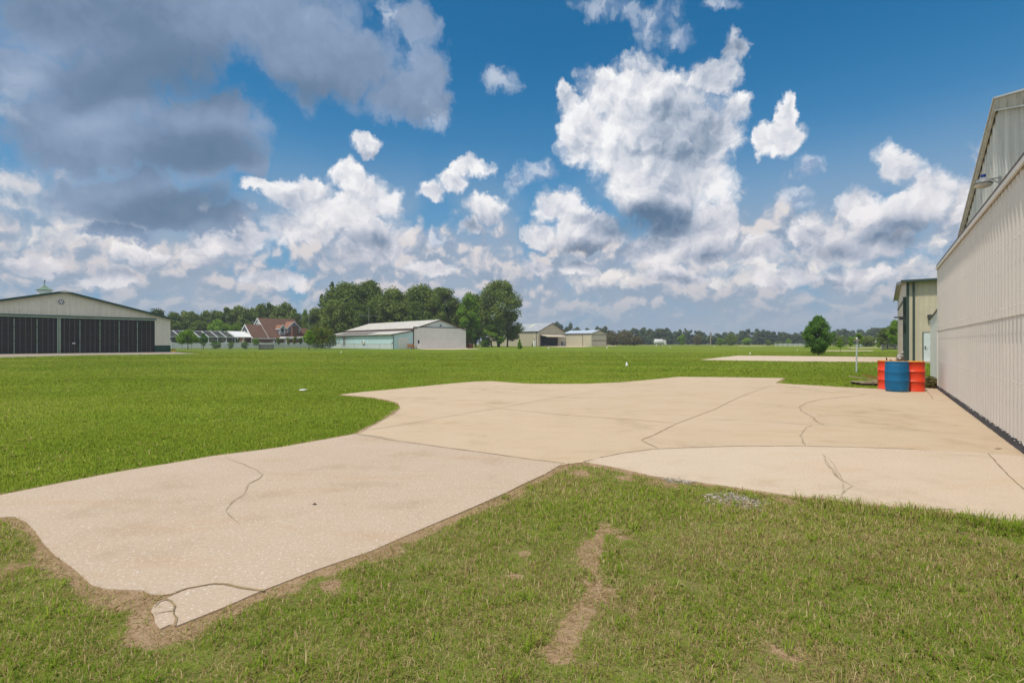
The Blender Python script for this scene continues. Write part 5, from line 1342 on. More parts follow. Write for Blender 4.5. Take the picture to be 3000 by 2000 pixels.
grove('oak_b', 1560, 330, 300, 190, 'dark lower tree behind the right end of the white hangar door')
grove('tall', 2000, 90, 520, 196, 'tallest tree of the grove, standing alone at its right end', rz=0.6)
grove('wood_c', 1930, 560, 300, 192, 'dark undergrowth tree round the foot of the tallest tree', name='shrub', cat='shrub')
grove('oak_b', 2090, 420, 330, 200, 'lower right bough tree drooping beside the taupe hangar')
grove('wood_a', 300, 300, 340, 174, 'lower leafy tree at the left end of the white hangar roof, below the pines')
grove('oak_a', 760, 250, 330, 180, 'oak filling the dip between the first big crown and the middle of the grove')
grove('oak_b', 1320, 250, 300, 180, 'oak crown close behind the right slope of the white hangar gable')
grove('oak_a', 1760, 250, 320, 202, 'dark oak standing behind the fresh bright tree, touching the tallest tree')
grove('wood_a', 1690, 500, 330, 184, 'low dense tree at the right end of the white hangar door')
c2 = lambda x, y: (460 + x * 0.2296, 860 + y * 0.2296)
WL = 'woods behind the brick house and pool enclosure'
for i, (key, x, top, w, Y) in enumerate([('wood_a',200,225,330,205),('wood_b',330,205,300,215),('wood_a',470,215,300,212),('wood_b',600,200,330,218),('wood_a',760,205,330,214),('wood_b',900,155,330,210),
        ('wood_a',1080,140,340,214),('wood_b',1240,165,260,222),('wood_a',1340,110,260,216),('wood_b',1440,92,240,220),('wood_a',1600,98,380,214),('wood_b',1740,175,280,220),('wood_c',1890,200,110,228),('wood_a',1980,215,260,214),('wood_b',240,330,280,200),('wood_a',560,330,330,202),('wood_b',1100,300,300,204)]):
    px, ty = c2(x, top)
    lab = {12: 'thin pale tree by itself in the gap between woods and grove', 9: 'highest dark crown of the woods, over the roof of the brick house', 8: 'knobbly crown just left of the highest one over the brick house', 10: 'wide rounded crown at the right end of the woods over the brick house'}.get(i, 'dense dark green tree in the woods behind the pool enclosure')
    tree(key, px, Y, ty, w * 0.2296, lab, WL)
for x, top, w in ((770, 330, 260), (1000, 400, 280), (880, 385, 220)):
    px, ty = c2(x, top); tree('wood_c', px, 195, ty, w * 0.2296, {770: 'light green bushy tree behind the middle of the pool enclosure', 1000: 'light green low tree behind the right end of the pool enclosure', 880: 'small light green tree between two others behind the pool enclosure'}[x], WL)
tree('umbrella_pine', 462, 165, 906, 52, 'flat topped pine peeking over the right roof slope of the cream hangar', name='pine_tree')
# garden plants
tree('crepe', 550, 120, 966, 60, 'spreading light green crape myrtle in front of the white vinyl fence', name='crape_myrtle')
tree('darksmall', 596, 122, 973, 24, 'small dark leafy tree right of the crape myrtle at the vinyl fence')
for px, w, tp, lab in ((633, 30, 999, 'largest of three clipped round shrubs before the white vinyl fence'), (676, 18, 1000, 'middle clipped round shrub before the white vinyl fence'), (717, 22, 1000, 'clipped round shrub nearest the brick house')):
    tree('ball', px, 128, tp, w, lab, 'clipped shrubs along the vinyl fence', 'shrub', 'shrub')
tree('sapling', 905, 106, 966, 38, 'slender bright green tree standing before the brick house porch', rz=1.0)
tree('yellowbush', 945, 140, 957, 92, 'bushy yellow green tree between the house porch and the pale blue wall')
tree('crepe', 750, 150, 990, 20, 'thin twiggy tree at the left corner of the brick house')
for px, lab in ((816, 'leafy potted plant left of the porch doors'), (846, 'yellow green potted plant between the porch columns'), (862, 'tall potted plant before the chimney'), (880, 'potted plant before the right porch doors')):
    tree('palm', px, 160, 994 if px != 862 else 990, 14, lab, 'plants on the house terrace', 'potted_plant', 'plant', z=0.5)
tree('cedar', 1522, 127, 992, 20, 'small cone shaped evergreen on the grass before the taupe hangar', name='evergreen_shrub')
tree('cedar', 1560, 230, 1003, 6, 'tiny green shrub beside the white cabinet at the taupe hangar', name='shrub', cat='shrub')
tree('pear', 2397, 62.6, 926, 74, 'dark glossy round tree standing alone on the right lawn', rz=2.0)
tree('sapling_v', 2462, 90, 992, 19, 'young upright tree just right of the dark round tree', 'two', 'young_tree').__setitem__('group', 'young trees on the right lawn')
tree('sapling_v', 2491, 106, 985, 21, 'young tree between the smaller young tree and the white post', 'young trees on the right lawn', 'young_tree')
tree('sapling_v', 2516, 142, 976, 30, 'young leafy tree seen right behind the white post', 'young trees on the right lawn', 'young_tree')
tree('willow', 2540, 210, 984, 60, 'olive green spreading tree behind the white post')
tree('willow', 2458, 230, 982, 56, 'olive green bushy tree behind the youngest saplings')
tree('wood_a', 2600, 150, 957, 62, 'dark tree left of the tan building with green trim')
tree('fresh', 2622, 120, 936, 52, 'bright green tree half hidden by the tan building with green trim')
tree('fresh', 2660, 135, 925, 60, 'tall green tree behind the tan building with green trim')
tree('round_bright', 2577, 160, 996, 20, 'small round green bush left of the dark tree', name='shrub', cat='shrub')

# far tree line
FT = 'trees in the far tree line beyond the airfield'
prof = [(1560,958),(1600,952),(1635,941),(1668,944),(1690,955),(1715,958),(1745,956),(1770,955),(1790,962),(1812,968),(1830,961),(1850,959),(1868,960),(1886,953),(1900,960),(1925,959),(1950,958),(1965,966),(1978,970),(1990,962),(2005,963),(2020,964),(2035,966),(2050,965),(2065,973),(2080,975),(2097,976),(2108,975),(2120,968),(2140,969),(2165,969),(2180,964),(2195,961),(2215,961),(2232,965),(2252,967),(2270,968),(2290,969),(2310,972),(2325,972),(2345,971),(2365,972),(2385,972),(2405,970),(2430,969),(2450,965),(2475,962),(2495,968),(2516,962),(2533,968),(2555,960),(2572,960),(2586,957),(2605,954),(2625,950)]
for i, (px, ty) in enumerate(prof):
    Y = 470 + 70 * rng.random()
    key = rng.choice(['far_a', 'far_b', 'far_a', 'far_b', 'far_c', 'far_d']) if not 1985 < px < 2070 else rng.choice(['far_c', 'far_c', 'far_d'])
    tree(key, px + rng.uniform(-3, 3), Y, ty + rng.uniform(-1.5, 2.5), rng.uniform(30, 46) if key[-1] in 'ab' else rng.uniform(20, 28), 'dark green tree in the far tree line across the airfield', FT)
for i in range(60):
    px = 1560 + 1090 * (i + rng.random()) / 60; ty = np.interp(px, [p[0] for p in prof], [p[1] for p in prof]) + rng.uniform(2, 14)
    tree(rng.choice(['far_a', 'far_b']), px, 440 + 60 * rng.random(), ty, rng.uniform(26, 44), 'dark green tree in the far tree line across the airfield', FT)
for i in range(34):
    px = -260 + 760 * (i + rng.random()) / 34
    tree(rng.choice(['far_a', 'far_b']), px, 330 + 40 * rng.random(), 950 + rng.uniform(-6, 6), 50, 'dark green tree in the far tree line across the airfield', FT)
# nearer bushes along the far side of the field
ed = 'bushes along the far edge of the field'
for key, px, Y, ty, w, lab in [('myrtle',1800,300,973,70,'wide shrub with pinkish blossom right of the smaller tan hangar'),('myrtle',1828,330,969,60,'tall blossoming tree behind the pinkish shrub'),('myrtle',1855,310,985,62,'low pinkish blossoming shrub, rightmost of three near the tan hangar'),
     ('round_bright',1996,330,979,27,'bright green round tree right of the silver tank'),('myrtle',2045,340,981,30,'pinkish grey shrub between two green bushes at the field edge'),('round_bright',2112,330,989,32,'low green bush beside the large round bush at the field edge'),
     ('willow',2144,320,976,40,'large round olive bush, biggest at the field edge'),('round_bright',2188,330,988,27,'mid green bush right of the large olive bush'),('round_bright',2311,330,991,16,'small pale green tree above the white rail fence'),
     ('willow',2252,345,996,24,'low scrubby bush left of the white rail fence'),('willow',2280,350,999,30,'flat olive bush just above the left end of the rail fence')]:
    tree(key, px, Y, ty, w, lab, ed, 'bush' if key != 'round_bright' else 'tree', 'bush' if key != 'round_bright' else 'tree')

def thicket():
    """the low far-off undergrowth that closes the tree line"""
    g = np.random.default_rng(9); L = []
    for i in range(420):
        px = g.uniform(1540, 2680); Y = g.uniform(500, 560); X = (px - 1500) / F * Y
        L.append((X, Y, g.uniform(2, 6), 5, 5, g.uniform(3, 4.5)))
    for i in range(120):
        px = g.uniform(-300, 520); Y = g.uniform(345, 370); X = (px - 1500) / F * Y; L.append((X, Y, g.uniform(2, 5), 5, 5, 4))
    for i in range(80):
        px = g.uniform(495, 1000); Y = g.uniform(225, 235); X = (px - 1500) / F * Y; L.append((X, Y, g.uniform(1.5, 4.5), 3.5, 3.5, 3.5))
    for i in range(60):
        px = g.uniform(960, 1380); Y = g.uniform(205, 215); X = (px - 1500) / F * Y; L.append((X, Y, g.uniform(1.5, 4.0), 3.0, 3.0, 3.0))
    me = crown('undergrowth', L, 42000, 1.3, LM['far'], 77)
    o = bpy.data.objects.new('undergrowth', me); COL.objects.link(o)
    tag(o, 'dark low undergrowth closing the foot of the far woods', 'undergrowth', kind='stuff')
thicket()
def weeds():
    g = np.random.default_rng(3); L = []
    for i in range(16):
        c = wall_o + wall_u * -(0.1 + 1.6 * g.random()) - wall_b * (0.10 + 0.35 * g.random()); L.append((c.x, c.y, 0.08 + 0.12 * g.random(), 0.16, 0.16, 0.14))
    me = crown('weeds', L, 900, 0.06, leaf_mat('dry weed leaves', (0.10, 0.10, 0.03), (0.22, 0.18, 0.08), (0.38, 0.30, 0.15)), 5, elong=3.2)
    o = bpy.data.objects.new('weeds', me); COL.objects.link(o); tag(o, 'dry straw coloured weeds at the foot of the pale annexe wall', 'weeds', kind='stuff')
weeds()
# ------------------------------------------------------------------ drums and the things round them
def drum_paint(name, col, worn, amt, scale=3.0, rough=0.38):
    m = bpy.data.materials.new(name); m.use_nodes = True
    t = NT(m.node_tree); b = m.node_tree.nodes['Principled BSDF']
    c = t.n.new('ShaderNodeTexCoord').outputs['Object']; x, y, z = t.sep(c)
    n = t.noise(t.v('MULTIPLY', c, (1, 1, 0.5)), scale, 6, 0.65)
    scr = t.noise(t.v('MULTIPLY', c, (1, 1, 0.18)), 22, 4, 0.7)
    hi = t.m('MAXIMUM', t.ss(z, 0.0, 0.16, 1.0, 0.0), t.ss(z, 0.72, 0.80, 0.0, 0.6))
    f = t.ss(t.m('ADD', t.m('ADD', n, t.m('MULTIPLY', t.m('SUBTRACT', scr, 0.5), 0.55)), t.m('MULTIPLY', hi, 0.12)), 0.52, 0.78, 0.0, amt)
    base = t.vs(tuple(col), t.ss(t.noise(c, 1.7, 4), 0.3, 0.7, 0.85, 1.12, 'LINEAR'))
    t.put(b.inputs['Base Color'], t.mix(f, base, tuple(worn) + (1,)))
    b.inputs['Roughness'].default_value = rough; b.inputs['Specular IOR Level'].default_value = 0.35
    return m
M['red_drum'] = drum_paint('orange red drum paint', (0.78, 0.060, 0.020), (0.45, 0.13, 0.07), 0.30)
M['blue_drum'] = drum_paint('faded blue plastic', (0.004, 0.120, 0.270), (0.14, 0.24, 0.32), 0.50, 2.2, 0.5)
M['lid'] = pm('amber drum lid', (0.62, 0.27, 0.015), 0.45, var=0.1)
M['rust'] = pm('rusty bung', (0.12, 0.045, 0.025), 0.8, var=0.3)
def steel_drum(x, y, rz, label):
    d = root('steel_drum', (x, y, 0.0), rz, label, 'drum', 'drums on the apron by the hangar corner')
    R0 = 0.290
    prof = [(0.0, 0.012), (R0 - 0.012, 0.012), (R0 + 0.004, 0.0), (R0 + 0.008, 0.014), (R0 - 0.003, 0.026)]
    for zc in (0.295, 0.585): prof += [(R0 - 0.003, zc - 0.030), (R0 + 0.003, zc - 0.022), (R0 + 0.014, zc - 0.008), (R0 + 0.014, zc + 0.008), (R0 + 0.003, zc + 0.022), (R0 - 0.003, zc + 0.030)]
    prof += [(R0 - 0.003, 0.845), (R0 + 0.008, 0.855), (R0 + 0.009, 0.866)]
    MB().lathe(prof, 48).build('body', M['red_drum'], d)
    MB().lathe([(R0 + 0.010, 0.867), (R0 + 0.010, 0.882), (R0 - 0.004, 0.886), (R0 - 0.012, 0.872), (R0 - 0.03, 0.868), (0.0, 0.868)], 48).build('lid', M['lid'], d)
    MB().lathe([(0.035, 0.868), (0.038, 0.895), (0.030, 0.902), (0.0, 0.902)], 10, (0.17, 0.05, 0)).build('bung', M['rust'], d)
    return d
a = steel_drum(11.72, 15.92, 0.4, 'orange red steel drum with amber lid, behind left of the blue drum')
steel_drum(11.95, 15.27, 2.6, 'orange red steel drum with amber lid, right of the blue drum')
lever = MB().beam((-0.22, -0.06, 0.885), (-0.20, -0.06, 0.93), 0.03, 0.02).beam((-0.205, -0.06, 0.925), (-0.27, -0.08, 0.975), 0.025, 0.018).build('clamp_lever', M['rust'], a)
b = root('plastic_drum', (11.36, 15.11, 0.0), 0.3, 'faded blue plastic drum standing in front of the two orange red drums', 'drum', 'drums on the apron by the hangar corner')
prof = [(0.0, 0.004), (0.262, 0.004), (0.277, 0.018), (0.284, 0.06), (0.292, 0.20), (0.295, 0.305), (0.300, 0.318), (0.300, 0.330), (0.295, 0.343), (0.298, 0.45), (0.295, 0.558), (0.300, 0.571), (0.300, 0.583), (0.295, 0.596), (0.292, 0.72), (0.286, 0.80), (0.279, 0.825), (0.279, 0.836), (0.288, 0.850), (0.290, 0.866), (0.284, 0.878), (0.262, 0.880), (0.248, 0.868), (0.0, 0.866)]
MB().lathe(prof, 56).build('body', M['blue_drum'], b)
for q in ((0.13, 0.06), (-0.14, -0.05)): MB().lathe([(0.032, 0.866), (0.032, 0.884), (0.0, 0.886)], 12, (q[0], q[1], 0)).build('bung', M['blue_drum'], b)

def rag_bundle():
    m = bpy.data.materials.new('mottled grey cloth'); m.use_nodes = True
    t = NT(m.node_tree); bs = m.node_tree.nodes['Principled BSDF']; c = t.n.new('ShaderNodeTexCoord').outputs['Object']
    t.put(bs.inputs['Base Color'], t.ramp(t.noise(c, 22, 3, 0.6), [(0.38, (0.05, 0.047, 0.045)), (0.5, (0.26, 0.24, 0.22)), (0.62, (0.46, 0.43, 0.41))])); bs.inputs['Roughness'].default_value = 0.9
    mb = MB()
    mb.ico((0, 0, 0.10), 0.10, 3, 0, 0.10, 1, (1.05, 0.9, 0.95)).ico((-0.04, -0.02, 0.05), 0.075, 3, 0, 0.14, 2, (1.3, 1, 0.75)).ico((0.05, 0.02, 0.045), 0.07, 3, 0, 0.14, 3, (1.2, 1, 0.7))
    p = [Vector(q) for q in ((0.03, 0, 0.16), (0.06, 0, 0.21), (0.075, 0, 0.25), (0.095, 0, 0.275), (0.115, 0, 0.25))]
    for i in range(4): mb.tube(p[i], p[i + 1], 0.030 - i * 0.003, 0.028 - i * 0.003, 8)
    for s, e in (((0.08, 0.0, 0.15), (0.13, 0.0, 0.02)), ((-0.07, 0, 0.07), (-0.12, 0.0, 0.01))): mb.tube(s, e, 0.02, 0.014, 6)
    o = mb.build('rag_bundle', m); o.location = (11.96, 15.78, 0.884)
    tag(o, 'crumpled mottled grey cloth bundle on top of the orange red drums', 'cloth bundle')
rag_bundle()
def pallet():
    x, y = gp(2566, 1128)
    p = root('pallet', (x + 0.02, y + 0.2, -0.03), -0.18, 'weathered wooden pallet lying on the grass left of the drums', 'pallet')
    for k in range(3): MB().box((-0.5, -0.40 + k * 0.36, 0.02), (0.6, -0.32 + k * 0.36, 0.10)).build('bearer', M['wood_dark'], p)
    for k in range(6): MB().box((-0.50 + k * 0.19, -0.44, 0.101), (-0.38 + k * 0.19, 0.44, 0.122)).build('deck_board', M['wood'], p)
    for lab, a, b in (('long weathered plank lying across the pallet, its pale end to the left', (x - 0.78, y + 0.15, 0.30), (x + 0.25, y + 0.05, 0.145)), ('short weathered plank on the pallet nearest the drums', (x - 0.32, y - 0.02, 0.125), (x + 0.3, y - 0.08, 0.16)),
                      ('reddish plank end sticking up behind the pallet', (x - 0.1, y + 0.5, 0.33), (x + 0.5, y + 0.4, 0.22)), ('grey broken plank under the reddish one by the drums', (x - 0.05, y + 0.3, 0.25), (x + 0.5, y + 0.25, 0.17))):
        o = MB().beam(a, b, 0.12, 0.03).build('plank', M['wood'] if 'reddish' not in lab else M['wood_orange']); tag(o, lab, 'plank', 'planks by the pallet')
pallet()
o = MB().box((-0.22, -0.06, 0.0), (0.22, 0.06, 0.055)).build('paving_brick', M['terracotta']); px = gp(2739, 1136); o.location = (px[0], px[1], 0.0); o.rotation_euler = (0, 0, -0.2)
tag(o, 'flat red brick at the far foot of the hangar wall', 'brick')
# lamp post of pipe with a wooden cross piece
x, y = gp(2509, 1089.5)
lp = root('lamp_post', (x, y, -0.03), 0.1, 'thin white pipe post with wooden crossbar and round glass light', 'lamp post')
MB().tube((0, 0, 0), (0.02, 0, 1.56), 0.036, n=12).build('pole', M['pipe'] if 'pipe' in M else pm('grey white pipe', (0.42, 0.45, 0.45), 0.5), lp)
MB().beam((-0.12, 0, 1.585), (0.16, 0, 1.595), 0.10, 0.035).build('crossbar', M['wood'], lp)
MB().lathe([(0.03, 0.0), (0.036, 0.02), (0.046, 0.05), (0.042, 0.08), (0.022, 0.10), (0.0, 0.104)], 14, (0.02, 0, 1.62)).build('globe', M['lens'], lp)
MB().box((-0.03, -0.05, 1.44), (0.07, 0.05, 1.56)).build('bracket', M['grey'], lp)

# runway edge markers
M['marker'] = pm('white marker plastic', (0.74, 0.73, 0.70), 0.4)
MK = 'white markers along the grass runway'
def marker(px, base, label, k=1.0):
    x, y = gp(px, base)
    r = root('runway_marker', (x, y, -0.03), 0, label, 'marker', MK); r.scale = (k, k, k)
    for nme, me in MKM: q = bpy.data.objects.new(nme, me); COL.objects.link(q); q.parent = r
tmp = MB().lathe([(0.0, 0.0), (0.075, 0.0), (0.07, 0.16), (0.0, 0.16)], 14).build('base', M['marker']); m1 = tmp.data; bpy.data.objects.remove(tmp)
tmp = MB().lathe([(0.045, 0.16), (0.055, 0.19), (0.05, 0.25), (0.025, 0.275), (0.0, 0.28)], 14).build('cap', M['white']); m2 = tmp.data; bpy.data.objects.remove(tmp)
MKM = [('base', m1), ('cap', m2)]
for px, base, lab in ((1836, 1072, 'nearest white runway marker, on the grass beyond the middle of the apron'), (2197.6, 1037.5, 'white runway marker just above the pale concrete pad'), (2336, 1026.5, 'small white marker left of the dark round tree'), (1777.8, 1021, 'small white marker below the smaller tan hangar'),
                      (1607, 1022, 'tiny white marker below the open taupe hangar'), (1963, 1018.5, 'tiny white marker right below the silver tank'), (1000, 1033.5, 'small white marker in front of the pale blue wall'), (2092.8, 1016, 'tiny white marker on the far grass under the utility pole'), (1862, 1009.5, 'farthest white marker, left of the silver tank')):
    marker(px, base, lab, 1.0 if base > 1025 else 1.6)
x, y = gp(888, 1143.5)
o = MB().lathe([(0.0, 0.025), (0.095, 0.025), (0.105, 0.018), (0.105, 0.0)], 18).build('ground_disc', M['marker']); o.location = (x, y, 0.01); tag(o, 'flat white disc lying in the grass left of the concrete tip', 'disc')
x, y = gp(921, 1478)
o = MB().add([(-0.03, 0, 0.004), (0, -0.014, 0.012), (0.035, 0.0, 0.006), (0.0, 0.016, 0.02)], [(0, 1, 2, 3)]).add([(-0.03, 0, 0.001), (0, -0.014, 0.009), (0.035, 0.0, 0.003), (0.0, 0.016, 0.017)], [(3, 2, 1, 0)]).build('dead_leaf', M['wood_dark']); o.location = (x, y, 0.001); o.scale = (0.7, 0.7, 0.7); tag(o, 'small dark dead leaf on the driveway slab', 'leaf')
x, y = gp(2924, 1315)
o = MB().add([(-0.05, 0, 0.004), (0, -0.02, 0.014), (0.06, 0.0, 0.006), (0.0, 0.02, 0.02)], [(0, 1, 2, 3)]).add([(-0.05, 0, 0.001), (0, -0.02, 0.011), (0.06, 0.0, 0.003), (0.0, 0.02, 0.017)], [(3, 2, 1, 0)]).build('dead_leaf', M['wood']); o.location = (x, y, 0.001); tag(o, 'tan dead leaf on the slab beside the hangar wall', 'leaf')

# ------------------------------------------------------------------ fences
def vinyl_fence():
    u = Vector((0.62, 0.785)); P0 = Vector(((500 - 1500) / F * 138, 138.0)); L = 47.0
    h = root('vinyl_fence', (P0.x, P0.y, -0.03), ang(u), 'white vinyl privacy fence with scooped panels in front of the pool enclosure', 'fence')
    n = 10; st = L / n
    pan = MB(); cap = MB()
    for i in range(n):
        x0 = i * st + 0.09; x1 = (i + 1) * st - 0.09; pts = []
        for k in range(9):
            f = k / 8; pts.append((x0 + (x1 - x0) * f, 1.68 - 0.24 * math.sin(math.pi * f) ** 0.8))
        pan.prism([(x0, 0.06), (x1, 0.06)] + pts[::-1], 0.0, 0.05)
        for k in range(8): cap.beam((pts[k][0], 0.025, pts[k][1] + 0.04), (pts[k + 1][0], 0.025, pts[k + 1][1] + 0.04), 0.09, 0.09)
        for k in range(1, 24): pan.box((x0 + (x1 - x0) * k / 24 - 0.008, -0.006, 0.1), (x0 + (x1 - x0) * k / 24 + 0.008, -0.001, 1.40))
    pan.build('panel', M['white_vinyl'], h); cap.build('top_rail', M['white_vinyl'], h)
    for i in range(n + 1):
        MB().box((i * st - 0.08, -0.055, 0), (i * st + 0.08, 0.105, 1.90)).lathe([(0.15, 1.90), (0.15, 1.96), (0.05, 2.04), (0.075, 2.12), (0.0, 2.2)], 10, (i * st, 0.025, 0)).build('post', M['white_vinyl'], h)
M['white_vinyl'] = pm('white vinyl', (0.64, 0.65, 0.66), 0.45, var=0.04)
vinyl_fence()
def chain_fence(name, pts, H, label, mesh, posts_at=None, pr=0.035, step=3.2):
    h = root(name, (pts[0][0], pts[0][1], -0.03), 0, label, 'fence'); O = Vector((pts[0][0], pts[0][1], 0))
    net = MB(); rail = MB(); pst = []
    for a, b in zip(pts, pts[1:]):
        a = Vector((a[0], a[1], 0)) - O; b = Vector((b[0], b[1], 0)) - O
        net.add([a + Vector((0, 0, 0.04)), b + Vector((0, 0, 0.04)), b + Vector((0, 0, H)), a + Vector((0, 0, H))], [(0, 1, 2, 3)])
        rail.tube(a + Vector((0, 0, H + 0.02)), b + Vector((0, 0, H + 0.02)), 0.026, n=6)
        k = max(1, round((b - a).length / step)); pst += [a.lerp(b, i / k) for i in range(k)]
    pst.append(b)
    net.build('mesh', mesh, h); rail.build('top_rail', M['grey'], h)
    for p in pst: MB().tube(p, p + Vector((0, 0, H + 0.08)), pr, n=8).build('post', M['grey'], h)
    return h
FP = lambda px, Y: ((px - 1500) / F * Y, Y)
chain_fence('chain_link_fence', [FP(506, 104), FP(620, 97), FP(724, 98), FP(880, 104), FP(962, 109), FP(1075, 117), FP(1148, 123.5)], 1.25, 'low grey chain link fence running before the house and the pale blue wall', M['chain'])
chain_fence('chain_link_fence', [FP(2583, 100), FP(2586, 110), FP(2700, 112)], 1.15, 'dark screened chain link fence left of the tan building with green trim', M['chain_dark'])
def rail_fence():
    a = Vector(((2271 - 1500) / F * 217, 217.0)); n = 8; st = 2.25
    h = root('rail_fence', (a.x, a.y, -0.03), 0.10, 'white three rail fence on the far grass left of the dark round tree', 'fence')
    for i in range(n): MB().box((i * st - 0.07, -0.07, 0), (i * st + 0.07, 0.07, 1.38)).add([(i * st - 0.09, -0.09, 1.381), (i * st + 0.09, -0.09, 1.381), (i * st + 0.09, 0.09, 1.381), (i * st - 0.09, 0.09, 1.381), (i * st, 0, 1.46)], [(3, 2, 1, 0), (0, 1, 4), (1, 2, 4), (2, 3, 4), (3, 0, 4)]).build('post', M['white_vinyl'], h)
    for z in (0.35, 0.75, 1.15): MB().box((0.0, -0.03, z - 0.08), ((n - 1) * st, 0.03, z + 0.08)).build('rail', M['white_vinyl'], h)
rail_fence()

# ------------------------------------------------------------------ tank, poles, vehicles and small things
def fuel_tank():
    Y = 300.0; x = (1916 - 1500) / F * Y
    h = root('fuel_tank', (x, Y, -0.03), 0.12, 'silver white cylindrical fuel tank on skids far out on the grass', 'fuel tank')
    b = MB()
    prof = [(0.0, 0.0), (0.9, 0.03), (1.38, 0.18), (1.55, 0.40), (1.55, 4.9), (1.38, 5.15), (0.9, 5.3), (0.0, 5.33)]
    b.lathe(prof, 24)
    b.v = [(q[2] + 0.1, q[0], q[1] + 2.25) for q in b.v]; b.f = [f[::-1] for f in b.f]
    b.build('tank', M['silver'], h)
    for xx in (0.9, 4.4): MB().box((xx, -1.1, 0), (xx + 0.4, 1.1, 0.75)).box((xx - 0.1, -1.3, 0.0), (xx + 0.5, -1.0, 0.3)).build('support', M['white'], h)
    MB().box((5.55, -0.7, 0.9), (6.3, 0.5, 3.4)).build('pump_cabinet', M['white'], h)
    MB().tube((6.7, 0.0, 0.9), (6.7, 0.0, 3.9), 0.12).box((6.5, -0.3, 0.6), (7.4, 0.3, 1.0)).box((7.0, -0.25, 1.0), (7.4, 0.25, 3.0)).build('pump_post', M['white'], h)
    t = MB().box((0.9, -0.06, 3.86), (4.9, 0.06, 3.92)).lathe([(0.22, 3.75), (0.22, 4.0), (0.0, 4.02)], 12, (1.0, 0, 0)).lathe([(0.15, 3.75), (0.15, 4.3), (0.0, 4.3)], 10, (5.0, 0, 0))
    t.build('fittings', M['rust'], h)
fuel_tank()
def pole(name, px, Y, top, r, label, mat, cross=False):
    X = (px - 1500) / F * Y; H = EYE + (HZ - top) / F * Y
    h = root(name, (X, Y, -0.03), 0, label, 'pole'); MB().tube((0, 0, 0), (0, 0, H), r, r * 0.7, 8).build('pole', mat, h)
    if cross: MB().beam((-1.2, 0, H - 0.5), (1.2, 0, H - 0.5), 0.12, 0.14).build('crossarm', mat, h)
pole('utility_pole', 2082, 430, 972, 0.30, 'pale wooden utility pole in front of the far tree line', M['wood'], False)
pole('radio_mast', 905, 186, 908, 0.10, 'thin pale mast rising behind the brick house beside the slender tree', M['steel_green'])
def antenna():
    base = Vector((-24.8, 129.0, -0.03)) ; u = Vector((0.735, 0.68, 0)); bk = Vector((-0.68, 0.735, 0))
    p = base + u * 8.1 + bk * 39.6
    h = root('tv_antenna', (p.x, p.y, 0), 0.3, 'thin rooftop aerial with crossed rods behind the white hangar roof', 'aerial')
    MB().tube((0, 0, 0), (0, 0, 13.0), 0.06, n=6).build('mast', M['grey'], h)
    r = MB().tube((-3.2, 0, 10.2), (3.2, 0, 10.2), 0.05, n=5)
    for k in range(7): r.tube((-2.6 + k * 0.85, -0.7, 10.2), (-2.6 + k * 0.85, 0.7, 10.2), 0.03, n=5)
    r.build('rods', M['grey'], h)
antenna()
def car(name, loc, rz, paint, label, glass=None, cat='car', sc=1.0):
    h = root(name, loc, rz, label, cat); h.scale = (sc, sc, sc)
    prof = [(-2.2, 0.35), (-2.2, 0.78), (-1.9, 0.92), (-0.95, 0.98), (-0.45, 1.42), (0.95, 1.45), (1.65, 1.0), (2.15, 0.9), (2.2, 0.35)]
    MB().prism(prof[::-1], -0.85, 0.85).build('body', paint, h)
    MB().prism([(-0.85, 0.98), (0.0, 1.0), (0.0, 1.36), (-0.42, 1.36)][::1], -0.856, 0.856).prism([(0.08, 1.0), (1.45, 1.0), (0.92, 1.38), (0.08, 1.37)], -0.856, 0.856).build('window', M['glass'], h)
    for x in (-1.4, 1.4):
        for y in (-0.8, 0.8): MB().tube((x, y - 0.1, 0.32), (x, y + 0.1, 0.32), 0.33, n=16).build('wheel', M['rubber'], h)
    for y in (-0.6, 0.6): MB().box((-2.215, y - 0.18, 0.62), (-2.19, y + 0.18, 0.76)).build('headlight', M['lens'], h)
tb = Matrix.Translation((12.2, 237.0, 0)) @ Matrix.Rotation(ang((0.68, 0.733)), 4, 'Z')
q = tb @ Vector((4.6, 5.0, 0.02)); car('parked_car', (q.x, q.y, 0.02), ang((0.68, 0.733)) + 1.75, M['car_dark'], 'dark car parked inside the open taupe hangar, on the left')
q = tb @ Vector((10.5, 6.0, 0.02)); car('parked_car', (q.x, q.y, 0.02), ang((0.68, 0.733)) + 1.5, M['car_blue'] if 'car_blue' in M else pm('grey blue car paint', (0.10, 0.13, 0.17), 0.3), 'grey blue car parked inside the open taupe hangar, on the right')
